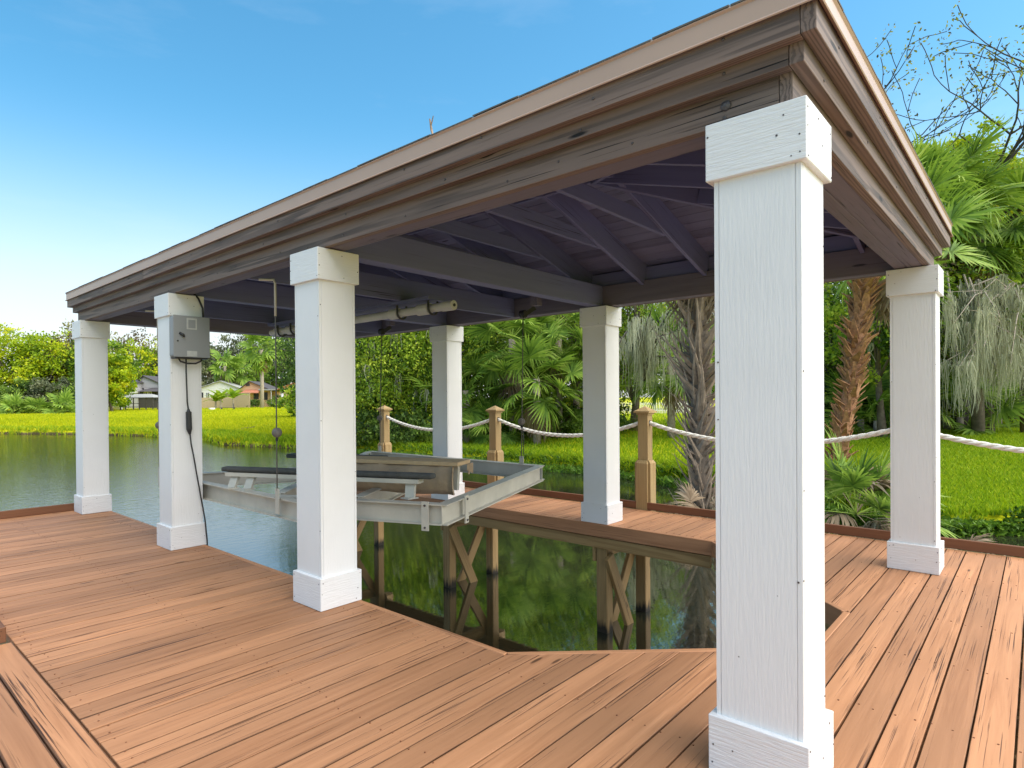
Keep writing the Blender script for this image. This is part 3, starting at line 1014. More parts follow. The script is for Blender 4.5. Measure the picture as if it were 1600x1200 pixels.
for (x, y, z, k) in hooks:
    xx = x - .048 if k == 'n' else x
    plate('hanger_plate', (xx, y, z - .02), .055, .21)
    xt = .195 if k == 'n' else 3.13
    zt = 2.40
    c = MB().tube([(xx, y, z + .065), (xt if k == 'f' else xx, y, zt)], .0055, 6)
    co = c.build('lift_cable', M['cable'], lift)
    zf = 1.155
    MB().ball((xx + .003, y, zf), .042).build('cable_float', M['floatm'], co, smooth=True)
    MB().tube([(xx + .003, y, zf - .04), (xx + .003, y, zf - .07)], [.013, .010], 8).build('float_clamp', M['black'], co)
    if k == 'n':
        MB().tube([(.055, y + .10, 2.425), (.12, y + .06, 2.425), (xx - .01, y + .005, 2.42), (xx, y, 2.39), (xx, y, 2.12)], .010, 8).build('cable_guide', M['alu'], lift, smooth=True)
    else:
        m = MB()
        m.bar((3.10, y, 2.36), (3.22, y - .10, 2.46), .03, .05)
        m.tube([(3.13, y - .03, 2.39), (3.13, y + .03, 2.39)], .045, 14)
        m.build('pulley', M['black'], lift)
        m = MB().bar((3.16, y - .16, 2.60), (3.16, y - .16, 2.47), .09, .10, up=(0, 1, 0))
        m.build('pulley_block', M['beam'], lift)
# doubled lanyard under the right far float
MB().tube([(3.08, 3.53, .78), (3.07, 3.52, .95), (3.08, 3.54, 1.11)], .005, 6).build('lanyard', M['black'], lift)
# clamps that hold the bunk brackets
def clamp(p, d):
    p, d = Vector(p), Vector(d).normalized()
    n = Vector((d.y, -d.x, 0))
    if n.dot(CP - p) < 0:
        n = -n
    q = p + n * .055
    m = MB()
    m.bar(q + Vector((0, 0, .02)), q - Vector((0, 0, .205)), .010, .06, up=tuple(d))
    m.build('clamp_plate', M['alu'], lift)
    m = MB()
    for z in (-.01, -.18):
        c = q + Vector((0, 0, z)) + n * .006
        m.tube([c, c + n * .008], .009, 6)
    m.build('clamp_bolt', M['bolt'], lift)
dR = Vector(J) - Vector(Rp)
dE = Vector(Fc) - Vector(J)
clamp(Vector(J) - dR.normalized() * .13, dR)
clamp(Vector(J) + dE.normalized() * .30, dE)
# bunks
dB = Vector((.364, -.931, 0))
nB = Vector((.931, .364, 0))
def rail(name, a, b, w, h, mat, r=.02):
    m = MB().bar(a, b, w, h)
    return m.build(name, mat, lift, r, True, seg=3)
B1 = Vector((1.00, 2.86, .79))
B0 = Vector((.20, 4.90, .775))
rail('bunk_pad', B0, B1, .11, .045, M['grey_carpet'])
m = MB().bar(B0 + dB * .05 - Vector((0, 0, .045)), B1 - dB * .12 - Vector((0, 0, .045)), .10, .035)
m.build('bunk_rail', M['alu'], lift)
for k in (.14, .33, 1.25, 1.98):
    p = B0 + (B1 - B0).normalized() * k
    q = Vector((p.x - .06 if k < .5 else p.x - .03, p.y - (.03 if k < .5 else .02), .605))
    m = MB().bar(q, p - Vector((0, 0, .06)), .085, .030, up=tuple(nB))
    m.build('bunk_bracket', M['alu'], lift)
    m = MB().box((q.x - .06, q.y - .05, .603), (q.x + .05, q.y + .05, .612))
    m.build('bracket_foot', M['alu'], lift)
# tan covered box bunk behind
A1 = Vector((1.44, 2.93, .86))
A0 = A1 - dB * 1.45
m = MB().bar(A0, A1, .30, .035)
m.build('bunk_board', M['tan_board'], lift, .004)
m = MB()
rows = []
nseg = 26
for i in range(nseg + 1):
    p = A0 + (A1 - dB * .05 - A0) * (i / nseg) - nB * .135
    row = []
    for k, (o_, z_) in enumerate(((0, -.018), (-.02, -.08), (-.035, -.15), (-.03, -.22), (0, -.27))):
        w_ = .010 * math.sin(i * .9 + k) + .008 * math.sin(i * 2.3)
        row.append(p + nB * (o_ + w_) + Vector((0, 0, z_ + .006 * math.sin(i * .6))))
    row += [q + nB * .03 for q in reversed(row)]
    rows.append(row)
nk = len(rows[0])
vs = [q for r_ in rows for q in r_]
fs = [(i * nk + k, i * nk + (k + 1) % nk, (i + 1) * nk + (k + 1) % nk, (i + 1) * nk + k) for i in range(nseg) for k in range(nk)]
fs += [tuple(range(nk)), tuple(nseg * nk + k for k in range(nk - 1, -1, -1))]
m.add(vs, fs)
m.build('bunk_cover', M['tan_cloth'], lift, smooth=True)
m = MB().bar(A1 - dB * .07 - Vector((0, 0, .02)), A1 - dB * .07 - Vector((.02, .0, .24)), .05, .045, up=tuple(dB))
m.build('bunk_bracket', M['alu'], lift)
for k in (.3, 1.0):
    p = A0 + dB * k
    MB().bar(p - Vector((0, 0, .02)), p - Vector((0, 0, .25)), .06, .04, up=tuple(dB)).build('bunk_bracket', M['alu'], lift)
# torn cloth scrap at the end
m = MB()
for i in range(5):
    p = A1 + nB * (.05 + .03 * i) + dB * .012
    m.bar(p - Vector((0, 0, .015)), p - Vector((.0, .0, random.uniform(.06, .12))), .024, .006, up=tuple(dB))
m.build('cloth_scrap', M['tan_cloth'], lift)
# small dark bunk beyond
C1 = on_x(600, 716, 2.05)
rail('bunk_pad', C1 - dB * 1.3, C1, .22, .05, M['grey_carpet'], .012)
for k in (.3, 1.0):
    p = C1 - dB * k
    MB().bar(p - Vector((0, 0, .03)), p - Vector((0, 0, .16)), .06, .03, up=tuple(dB)).build('bunk_bracket', M['alu'], lift)

# winch pipe under the ties
wp = thing('winch_pipe', (1.88, 5.1, 2.35), 'long grey white winch pipe with couplings slung under the roof ties', 'winch pipe')
XW, ZP = 1.88, 2.352
MB().tube([(XW, 3.49, ZP), (XW, 6.95, ZP)], .042, 18).build('pipe', M['pvc'], wp, smooth=False)
m = MB().tube([(XW, 3.46, ZP), (XW, 3.62, ZP)], .050, 18)
m.build('end_cap', M['pvc'], wp, .004)
MB().tube([(XW, 3.452, ZP), (XW, 3.462, ZP)], .016, 8).build('shaft_end', M['black'], wp)
for y0, y1 in ((3.80, 3.98), (4.28, 4.42), (6.4, 6.52), (6.72, 6.84)):
    MB().tube([(XW, y0, ZP), (XW, y1, ZP)], .058, 18).build('coupling', M['pvc'], wp, .004)
for y0 in (3.76, 4.24, 6.36, 6.68):
    m = MB()
    pts = [Vector((XW + .066 * math.cos(a), y0, ZP + .066 * math.sin(a))) for a in np.linspace(-math.pi, 0, 12)]
    pts = [Vector((XW - .066, y0, ZP + .11))] + pts + [Vector((XW + .066, y0, ZP + .11))]
    m.tube(pts, .012, 6)
    m.build('hanger_strap', M['black'], wp)
MB().box((XW - .12, 3.70, ZP + .075), (XW + .12, 6.85, ZP + .106)).build('mount_board', M['rafter'], wp)

# ------------------------------------------------------------------ vegetation makers
def tree_mesh_trunk(base, top, r0, limbs, rng, bend=.4):
    m = MB()
    base, top = Vector(base), Vector(top)
    n = 7
    off = Vector((rng.normal(0, bend), rng.normal(0, bend), 0))
    pts = [base.lerp(top, i / (n - 1)) + off * math.sin(math.pi * i / (n - 1)) for i in range(n)]
    pts[0] = base - Vector((0, 0, .25))
    m.tube(pts, [r0 * (1.25 if i == 0 else 1 - .8 * i / (n - 1)) for i in range(n)], 7)
    for tgt in limbs:
        tgt = Vector(tgt)
        k = rng.uniform(.3, .9)
        p0 = pts[int(k * (n - 1))]
        mid = p0.lerp(tgt, .5) + Vector((rng.normal(0, .25), rng.normal(0, .25), rng.uniform(0, .4)))
        rr = r0 * (1 - .8 * k) * .55
        m.tube([p0, mid, tgt], [rr, rr * .6, rr * .2], 5)
    return m

def crown_points(c, rad, nclump, nleaf, rng, hollow=.45, clump=.22):
    c, rad = np.array(c, float), np.array(rad, float)
    d = unit(rng.normal(size=(nclump, 3)))
    r = rng.uniform(hollow, 1.0, nclump) ** .6
    lump = 1 + .25 * np.sin(d[:, 0] * 5 + rng.uniform(0, 6)) * np.sin(d[:, 1] * 4 + rng.uniform(0, 6)) + rng.normal(0, .10, nclump)
    cc = c + d * (r * lump)[:, None] * rad
    per = max(1, nleaf // nclump)
    size = clump * rad.mean() * rng.uniform(.6, 1.3, nclump)
    p = rng.normal(size=(nclump, per, 3)) * size[:, None, None] * np.array([1, 1, .65]) * .55 + cc[:, None]
    tn = np.clip(rng.normal(.45, .27, nclump), 0, 1)
    t = tn[:, None] + rng.normal(0, .16, (nclump, per))
    return p.reshape(-1, 3), t.reshape(-1), cc

def leafy_tree(name, loc, h, rad, label, mat, group=None, cat='tree', nleaf=6000, L=.22, Wd=.11, seed=0, lift=.45, moss=0, trunk_r=None, bark='bark', ncl=None, droop=.2, tall=None):
    rng = np.random.default_rng(seed)
    loc = Vector(loc)
    t = thing(name, loc, label, cat, group)
    cz = h * (1 - (1 - lift) / 2) if tall is None else h * .55
    rz = h * (1 - lift) / 2 if tall is None else tall
    c = (loc.x, loc.y, loc.z + cz)
    ncl = ncl or max(12, nleaf // 60)
    p, tn, cc = crown_points(c, (rad, rad, rz), ncl, nleaf, rng)
    k = p[:, 2] > loc.z + .05
    p, tn = p[k], tn[k]
    V, F, tn = leaf_arrays(p - np.array(loc), L, Wd, tn, rng, droop)
    link(bpy.data.objects.new('crown', quads_mesh('crown', V, F, tn, M[mat])), t)
    sel = cc[rng.choice(len(cc), min(14, len(cc)), replace=False)]
    r0 = trunk_r or max(.06, h * .022)
    tree_mesh_trunk(loc, (loc.x, loc.y, loc.z + cz + rz * .3), r0, sel, rng).build('trunk', M[bark], t, smooth=True)
    if moss:
        idx = rng.choice(len(cc), moss)
        st = cc[idx] + rng.normal(0, .25, (moss, 3)) * np.array([rad * .4, rad * .4, .3])
        moss_part(st, rng, t, .5, 1.5)
    return t

def moss_part(starts, rng, parent, l0, l1, strands=9, w=.035):
    """hanging strands of grey moss"""
    off = np.array(origin(parent))
    Vs, Fs, T = [], [], []
    n = 0
    for s in starts:
        ln = rng.uniform(l0, l1)
        base_t = rng.uniform(.2, .9)
        for k in range(strands):
            o = rng.normal(0, .09, 3) * np.array([1, 1, .5])
            l = ln * rng.uniform(.4, 1.0)
            a = rng.uniform(0, 6.28)
            d = np.array([math.cos(a), math.sin(a), 0]) * w * rng.uniform(.5, 1.4)
            segs = 4
            pts = []
            for i in range(segs + 1):
                f = i / segs
                q = s + o * (1 + .5 * f) + np.array([rng.normal(0, .03), rng.normal(0, .03), -l * f])
                ww = d * (1 - f * .75) * rng.uniform(.6, 1.2)
                pts += [q - ww, q + ww]
            Vs += pts
            for i in range(segs):
                Fs.append((n + 2 * i, n + 2 * i + 1, n + 2 * i + 3, n + 2 * i + 2))
                T.append(np.clip(base_t + rng.normal(0, .15), 0, 1))
            n += len(pts)
    me = quads_mesh('moss', np.array(Vs) - off, np.array(Fs), np.array(T), M['moss'])
    o = link(bpy.data.objects.new('moss', me), parent)
    o['kind'] = 'stuff'
    return o

def frond_mesh(seed, mat, pet=.9, rad=.95, nseg=34, droop=.34, spread=125, wide=1.0):
    rng = np.random.default_rng(seed)
    Vs, Fs, T = [], [], []
    # petiole
    for i in range(5):
        f = i / 4
        x, z = pet * f, -.10 * pet * f * f
        Vs += [(x, -.014, z), (x, .014, z)]
        if i:
            k = 2 * i
            Fs.append((k - 2, k - 1, k + 1, k))
            T.append(.75)
    tipx, tipz = pet, -.10 * pet
    n = len(Vs)
    for s in range(nseg):
        a = R(-spread + 2 * spread * s / (nseg - 1)) + rng.normal(0, .02)
        L = rad * (1 - .28 * abs(a) / R(spread)) * rng.uniform(.9, 1.06)
        cost = .32 * rad * (1 - abs(a) / R(spread))       # the midrib carries the middle segments outwards
        bx_, bz_ = tipx + cost * .6, tipz - cost * cost * .5
        dx, dy = math.cos(a), math.sin(a)
        fold = .22 * abs(math.sin(a))
        tone = np.clip(rng.normal(.5, .17), 0, 1)
        w0 = .031 * wide * rad / .95
        dr = droop * rng.uniform(.7, 1.4)
        prof = [(.0, .35), (.35, 1.0), (.68, .8), (1.0, .08)]
        for (f, w) in prof:
            x = bx_ + dx * L * f * (1 - .12 * dr * f)
            y = dy * L * f * (1 - .12 * dr * f)
            z = bz_ + fold * L * f - dr * L * f * f * .75 + rng.normal(0, .006)
            px_, py_ = -dy * w0 * w, dx * w0 * w
            tw = rng.normal(0, .3) * w0 * w
            Vs += [(x - px_, y - py_, z - tw), (x + px_, y + py_, z + tw)]
        for i in range(3):
            k = n + 2 * i
            Fs.append((k, k + 1, k + 3, k + 2))
            T.append(np.clip(tone + .12 * i - .1, 0, 1))
        n += 8
    return quads_mesh('frond', np.array(Vs), np.array(Fs), np.array(T), mat)
FR = [frond_mesh(1, M['frond']), frond_mesh(2, M['frond'], droop=.6), frond_mesh(3, M['frond'], droop=.2, pet=1.1)]
FD = [frond_mesh(4, M['deadfrond'], droop=1.1, spread=70, nseg=20), frond_mesh(5, M['deadfrond'], droop=.9, spread=60, nseg=18)]
FF = [frond_mesh(11, M['frond'], nseg=15, wide=2.6), frond_mesh(12, M['frond'], nseg=15, droop=.8, wide=2.6)]
FFD = [frond_mesh(13, M['deadfrond'], droop=1.1, spread=70, nseg=11, wide=2.8)]
def boot_mesh():
    prof = [(0, .085, .045), (.10, .075, .035), (.22, .045, .022), (.32, .028, .014)]
    m = MB()
    rows = []
    for (l, w, t) in prof:
        x = l * .62
        z = l * .80
        rows.append([(x, -w, z - t), (x, w, z - t), (x + t * .5, w * .8, z + t), (x + t * .5, -w * .8, z + t)])
    vs = [q for r_ in rows for q in r_]
    fs = [(0, 1, 2, 3), (15, 14, 13, 12)]
    for i in range(3):
        for k in range(4):
            fs.append((i * 4 + k, i * 4 + (k + 1) % 4, (i + 1) * 4 + (k + 1) % 4, (i + 1) * 4 + k))
    m.add(vs, fs)
    me = bpy.data.meshes.new('leaf_boot')
    me.from_pydata(m.v, [], m.f)
    return me
BOOT = {}
for k in ('boot', 'bootred'):
    me = boot_mesh()
    me.materials.append(M[k])
    BOOT[k] = me
BOOT['stub'] = bpy.data.meshes.new('leaf_boot')
mb = MB()
rows = []
for (x, z, w, t) in ((0, 0, .07, .03), (.12, .12, .045, .018), (.26, .30, .026, .010), (.38, .52, .016, .007), (.46, .74, .005, .003)):
    rows += [(x, -w, z), (x + t, 0, z - t), (x, w, z), (x - t, 0, z + t)]
mb.add(rows, [(0, 1, 2, 3), (19, 18, 17, 16)] + [(i * 4 + k, i * 4 + (k + 1) % 4, (i + 1) * 4 + (k + 1) % 4, (i + 1) * 4 + k) for i in range(4) for k in range(4)])
BOOT['stub'].from_pydata(mb.v, [], mb.f)
BOOT['stub'].materials.append(M['stub'])

def palm(name, loc, path, r, label, group=None, nf=26, scale=1.0, ndead=6, boots=0, bootk='boot', bootscale=1.0, seed=0, bark='palebark', elo=-45, ehi=82, cat='palm', boot_from=0.0, far=False):
    """path: trunk points relative to loc; the crown sits on the last one"""
    rng = random.Random(seed)
    loc = Vector(loc)
    t = thing(name, loc, label, cat, group)
    pts = [loc + Vector(p) for p in path]
    if len(pts) > 1:
        MB().tube(pts, [r * (1.15 if i == 0 else 1.0) for i in range(len(pts))], 10).build('trunk', M[bark], t, smooth=True)
    top = pts[-1]
    ga = 2.39996
    def put(me, el, az, sc, nm, roll=0.0, where=None):
        o = link(bpy.data.objects.new(nm, me), t)
        q = Quaternion((0, 0, 1), az) @ Quaternion((0, 1, 0), -el) @ Quaternion((1, 0, 0), roll)
        o.matrix_local = Matrix.Translation((where or top) - loc) @ q.to_matrix().to_4x4() @ Matrix.Scale(sc, 4)
    for i in range(nf):
        f = i / max(1, nf - 1)
        el = R(ehi + (elo - ehi) * f ** .85) + rng.uniform(-.12, .12)
        put(FF[i % 2] if far else FR[rng.randrange(3)], el, i * ga + rng.uniform(-.2, .2), scale * rng.uniform(.85, 1.1), 'frond', rng.uniform(-.9, .9))
    for i in range(ndead):
        put(FFD[0] if far else FD[rng.randrange(2)], R(rng.uniform(-82, -58)), i * ga * 1.3 + .5, scale * rng.uniform(.75, 1.0), 'dead_frond', rng.uniform(-.4, .4), top - Vector((0, 0, .15 * scale)))
    if boots:
        for i in range(boots):
            f = boot_from + (1 - boot_from) * (i + .5) / boots
            s = f * (len(pts) - 1)
            k = min(int(s), len(pts) - 2)
            p = pts[k].lerp(pts[k + 1], s - k)
            az = i * ga * .98 + rng.uniform(-.2, .2)
            d = Vector((math.cos(az), math.sin(az), 0))
            o = link(bpy.data.objects.new('leaf_boot', BOOT[bootk]), t)
            q = Quaternion((0, 0, 1), az) @ Quaternion((0, 1, 0), rng.uniform(-.35, .35)) @ Quaternion((1, 0, 0), rng.uniform(-.5, .5))
            o.matrix_local = Matrix.Translation(p + d * r * .75 - loc) @ q.to_matrix().to_4x4() @ Matrix.Scale(bootscale * (.75 + .55 * f) * rng.uniform(.7, 1.3), 4)
    return t

# ------------------------------------------------------------------ right bank: nearest palms and trees
p = spot(1096, 15.0)
palm('cabbage_palm', p, [(0, 0, -.4), (.02, 0, 1.5), (0, .05, 3.5), (-.05, .05, 5.4), (-.05, .1, 8.9)], .20, 'cabbage palm whose trunk bristles with long grey leaf stubs just left of the front column', nf=26, ndead=8, boots=330, bootk='stub', bootscale=1.2, seed=3, scale=1.5, boot_from=.02, bark='bark')
p = spot(1308, 19.5)
rx = Vector((CR.x, CR.y, 0)).normalized()
palm('leaning_palm', p, [(0, 0, -.5), tuple(rx * .14 + Vector((0, 0, 1.0))), tuple(rx * .50 + Vector((0, 0, 2.5))), tuple(rx * .62 + Vector((0, 0, 3.9))), tuple(rx * .85 + Vector((0, 0, 5.6))), tuple(rx * 1.8 + Vector((0, 0, 7.2)))], .23,
     'leaning palm with red brown bark and curling leaf stubs between the two right columns', nf=14, ndead=6, boots=300, bootk='bootred', bootscale=1.25, seed=5, scale=1.5, bark='bootred')
for (u, v, d, sc, nf, sd, lab, lo) in ((1458, 310, 24, 1.6, 30, 21, 'big fan palm crown rising just beyond the right eave', -50),
                                   (1528, 345, 25, 1.6, 30, 22, 'fan palm with arching fronds at the right edge above the mossy tree', -55),
                                   (1605, 425, 25, 1.6, 24, 23, 'lower fan palm cut by the right edge of the picture', -60)):
    q = at(u, v, d)
    b = Vector((q.x, q.y, gz(q.x, q.y)))
    hgt = q.z - b.z
    palm('fan_palm', b, [(0, 0, -.4), (.1, .05, hgt * .4), (.05, 0, hgt * .75), (0, 0, hgt)], .20, lab, 'fan palms on the right bank', nf=nf, ndead=9, boots=0, scale=sc, seed=sd, elo=lo, ehi=70, bark='bark')
# low palmetto clump behind the kerb
p = spot(1335, 13.6)
pp = at(1338, 800, 11.5)
palm('palmetto', (pp.x, pp.y, -1.15), [(0, 0, .35)], .1, 'low palmetto clump with brown and green fans behind the dock kerb', nf=16, ndead=0, scale=.78, seed=31, elo=8, ehi=80, cat='palmetto')
pal = bpy.data.objects['palmetto']
rng_ = random.Random(5)
for i in range(12):
    o = link(bpy.data.objects.new('dead_frond', FD[i % 2]), pal)
    az, el = rng_.uniform(0, 6.28), R(rng_.uniform(-5, 70))
    o.matrix_local = Matrix.Translation((0, 0, .35)) @ (Quaternion((0, 0, 1), az) @ Quaternion((0, 1, 0), -el)).to_matrix().to_4x4() @ Matrix.Scale(rng_.uniform(.6, .85), 4)
for (u, v, d, sd, lab) in ((1480, 862, 9.5, 33, 'heap of dead pale fronds in the water beside the right corner column'), (1105, 800, 11.8, 34, 'spray of dead stems at the foot of the bristly palm')):
    q = at(u, v, d)
    t = thing('dead_palmetto', (q.x, q.y, -1.2), lab, 'dead plant')
    rg = random.Random(sd)
    for i in range(16):
        o = link(bpy.data.objects.new('dead_frond', FD[i % 2]), t)
        o.matrix_local = Matrix.Translation((rg.uniform(-.3, .3), rg.uniform(-.3, .3), .1)) @ (Quaternion((0, 0, 1), rg.uniform(0, 6.28)) @ Quaternion((0, 1, 0), -R(rg.uniform(10, 75)))).to_matrix().to_4x4() @ Matrix.Scale(rg.uniform(.3, .6), 4)
# slender trunk beside the leaning palm
p = spot(1380, 25)
leafy_tree('slender_tree', p, 9.5, 2.4, 'slender pale trunked tree left of the right corner column', 'leaf', nleaf=7000, L=.20, Wd=.12, seed=41, lift=.30, trunk_r=.16, moss=20)
# bare tree against the sky
def bare_tree(loc, h, label, seed, spread, nleaf=900):
    rng = np.random.default_rng(seed)
    loc = Vector(loc)
    t = thing('bare_tree', loc, label, 'tree')
    m = MB()
    tips = []
    def grow(p, d, L, r, lev):
        n = 4
        pts = [p]
        dd = d
        for i in range(n):
            dd = (dd + Vector(rng.normal(0, .13, 3)) + Vector((0, 0, .05))).normalized()
            pts.append(pts[-1] + dd * (L / n))
        m.tube(pts, [max(.016, r * (1 - .45 * i / n)) for i in range(n + 1)], 5 if lev > 1 else 7, cap=False)
        if lev >= 5:
            tips.append(pts[-1])
            tips.append(pts[2])
            return
        for k in range(4 if lev < 3 else 3 if lev < 4 else 2):
            nd = (dd + Vector(rng.normal(0, spread, 3))).normalized()
            q = pts[-1] if k == 0 else pts[rng.integers(2, n + 1)]
            grow(q, nd, L * rng.uniform(.6, .82), r * .55, lev + 1)
    grow(loc - Vector((0, 0, .3)), Vector((0, 0, 1)), h * .29, h * .012, 0)
    m.build('branches', M['twig'], t)
    tp = np.array([tuple(q) for q in tips])
    idx = rng.choice(len(tp), nleaf)
    c = tp[idx] + rng.normal(0, .14, (nleaf, 3)) - np.array(loc)
    V, F, tn = leaf_arrays(c, .15, .08, rng.uniform(0, 1, nleaf), rng)
    link(bpy.data.objects.new('leaves', quads_mesh('leaves', V, F, tn, M['leafsparse'])), t)
bare_tree(spot(1500, 27), 22.0, 'nearly bare tree with fine dark twigs against the sky at upper right', 51, .55, 6500)
bare_tree(spot(1585, 32), 19.0, 'second thin bare tree with fine twigs cut by the right edge of the sky', 57, .6, 5000)
leafy_tree('yellow_tree', spot(1530, 29), 14.2, 1.9, 'tree with yellowing leaves behind the fan palms at upper right', 'leafyellow', nleaf=6000, L=.20, Wd=.13, seed=52, lift=.55, ncl=60)
# mossy tree right of the corner column
leafy_tree('mossy_tree', spot(1545, 26), 8.5, 3.6, 'low tree draped in grey moss right of the right corner column', 'leaf', nleaf=13000, L=.16, Wd=.08, seed=53, lift=.35, moss=0)
mt = bpy.data.objects['mossy_tree']
rg = np.random.default_rng(8)
st = []
mb = MB()
for i in range(44):
    a = at(rg.uniform(1470, 1610), rg.uniform(420, 560), 23)
    b = at(rg.uniform(1468, 1630), rg.uniform(450, 620), rg.uniform(20.5, 24))
    mid = a.lerp(b, .5) + Vector((0, 0, rg.uniform(.2, .7)))
    mb.tube([a, a.lerp(mid, .6), mid, mid.lerp(b, .6), b], [.035, .028, .020, .012, .006], 5)
    for k in range(9):
        f = rg.uniform(0, 1)
        q = (a.lerp(mid, f * 2) if f < .5 else mid.lerp(b, f * 2 - 1))
        st.append(np.array(q))
moss_part(np.array(st), rg, mt, .15, 2.3, strands=10, w=.016)
mb.build('branches', M['palebark'], mt)
# understory between trees and lawn on the right
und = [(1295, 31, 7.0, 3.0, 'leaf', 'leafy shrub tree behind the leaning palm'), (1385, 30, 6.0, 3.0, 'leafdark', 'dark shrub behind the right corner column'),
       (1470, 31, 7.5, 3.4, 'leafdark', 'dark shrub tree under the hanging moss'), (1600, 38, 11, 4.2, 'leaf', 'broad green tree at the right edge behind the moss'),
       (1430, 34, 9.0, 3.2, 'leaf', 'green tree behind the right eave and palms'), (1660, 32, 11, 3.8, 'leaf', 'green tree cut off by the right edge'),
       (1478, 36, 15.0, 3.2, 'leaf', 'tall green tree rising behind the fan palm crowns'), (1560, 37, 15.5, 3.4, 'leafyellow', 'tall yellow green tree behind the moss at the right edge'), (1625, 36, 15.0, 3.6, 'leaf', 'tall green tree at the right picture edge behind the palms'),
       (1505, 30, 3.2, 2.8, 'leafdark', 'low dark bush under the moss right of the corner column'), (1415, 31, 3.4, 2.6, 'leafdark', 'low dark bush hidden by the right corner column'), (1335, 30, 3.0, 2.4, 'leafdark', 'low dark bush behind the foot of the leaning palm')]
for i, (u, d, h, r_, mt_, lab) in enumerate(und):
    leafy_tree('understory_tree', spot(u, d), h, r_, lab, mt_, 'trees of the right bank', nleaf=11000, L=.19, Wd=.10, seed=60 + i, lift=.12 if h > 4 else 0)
for i, (u, d, sc, lab) in enumerate(((1370, 26, 1.3, 'young fan palm at the foot of the slender tree'), (1345, 27, 1.3, 'young fan palm beside the red brown leaning trunk'), (1500, 26.5, 1.6, 'dark young fan palm under the moss right of the corner column'), (1480, 27.5, 1.5, 'second young fan palm below the moss'), (1560, 28.5, 1.4, 'young fan palm farthest right below the moss'))):
    palm('young_palm', spot(u, d), [(0, 0, .1), (0, 0, .7)], .12, lab, 'young palms on the right bank', nf=13, ndead=3, scale=sc, seed=80 + i, elo=-10)

# ------------------------------------------------------------------ vegetation wall beyond the far walk
wall = [(545, 36, 9.5, 3.6, 'leafdark', 'dense green tree farthest left in the wall of trees'), (600, 33, 9.0, 3.3, 'leaf', 'dense fine leaved tree behind the farthest rope post'),
        (655, 34, 13.5, 4.0, 'leaf', 'dense tree just left of the farthest white column'), (715, 37, 13.5, 4.0, 'leafdark', 'dark tree behind the farthest white column'),
        (770, 36, 13.5, 4.0, 'leaf', 'bright leafy tree right of the farthest white column'), (835, 38, 13.5, 4.0, 'leaf', 'leafy tree behind the fan palms of the far lawn'),
        (890, 35, 13.5, 4.0, 'leaf', 'leafy tree left of the middle white column'), (945, 38, 13.5, 4.0, 'leafdark', 'dark tree behind the middle white column'),
        (988, 33, 10.5, 2.8, 'leaf', 'mossy tree just right of the middle white column'), (1062, 64, 14, 5.0, 'leaf', 'open tree behind the bristly palm'),
        (1130, 42, 17.0, 5.5, 'leaf', 'tree hidden mostly by the front column'), (1230, 34, 10, 3.2, 'leafdark', 'tree just right of the front column')]
for i, (u, d, h, r_, mt_, lab) in enumerate(wall):
    open_ = u in (988, 1062, 1130)
    leafy_tree('woodland_tree', spot(u, d), h, r_, lab, mt_, 'trees along the far lawn', nleaf=(16000 if u == 1130 else 8000) if open_ else 32000, L=.17, Wd=.085, seed=100 + i, lift=.33 if open_ else .04, moss=(46 if open_ else 30), droop=.35)
# dark undergrowth at their feet
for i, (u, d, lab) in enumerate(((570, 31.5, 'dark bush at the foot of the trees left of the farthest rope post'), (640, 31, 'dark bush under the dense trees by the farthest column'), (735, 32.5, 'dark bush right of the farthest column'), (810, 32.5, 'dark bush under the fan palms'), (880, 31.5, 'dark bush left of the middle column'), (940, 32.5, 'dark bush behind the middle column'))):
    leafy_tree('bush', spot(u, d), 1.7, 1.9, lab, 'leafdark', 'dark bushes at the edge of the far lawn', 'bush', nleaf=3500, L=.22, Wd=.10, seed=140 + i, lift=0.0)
# cabbage palms in front of the wall
for i, (u, v, d, sc, nd, lab) in enumerate(((728, 610, 31, 1.3, 4, 'cabbage palm close right of the farthest white column'), (800, 530, 30.5, 1.55, 6, 'tall cabbage palm with spreading fans right of the farthest column'),
        (838, 592, 29, 1.5, 8, 'cabbage palm with drooping fans left of the middle column'), (872, 520, 31, 1.45, 6, 'cabbage palm beside the middle column'), (770, 665, 30, 1.0, 3, 'small low cabbage palm behind the second rope post'),
        (900, 610, 32, 1.4, 8, 'cabbage palm half behind the middle column'), (1048, 560, 29, 1.4, 2, 'cabbage palm with drooping dark fans between the rope post and bristly palm'), (690, 640, 32, 1.4, 3, 'cabbage palm behind the farthest white column'))):
    q = at(u, v, d)
    b = Vector((q.x, q.y, gz(q.x, q.y)))
    hh = max(.5, q.z - b.z)
    palm('cabbage_palm', b, [(0, 0, -.3), (.05, 0, hh * .5), (0, 0, hh)], .17, lab, 'cabbage palms along the far lawn', nf=24, ndead=nd, scale=sc, seed=160 + i, elo=-60)
# hanging moss curtain right of the middle column
rg = np.random.default_rng(17)
mtree = [o for o in bpy.data.objects if o.get('label', '').startswith('mossy tree just right')][0]
st = []
mb = MB()
for i in range(16):
    a = at(rg.uniform(985, 1015), rg.uniform(520, 600), 28)
    b = at(rg.uniform(955, 1075), rg.uniform(462, 560), rg.uniform(24, 29))
    mid = a.lerp(b, .5) + Vector((0, 0, rg.uniform(.2, .6)))
    mb.tube([a, mid, b], [.07, .045, .012], 5)
    for k in range(7):
        f = rg.uniform(.2, 1)
        st.append(np.array(a.lerp(mid, f * 2) if f < .5 else mid.lerp(b, f * 2 - 1)))
moss_part(np.array(st), rg, mtree, .3, 2.6, strands=9, w=.022)
mb.build('branches', M['twig'], mtree)
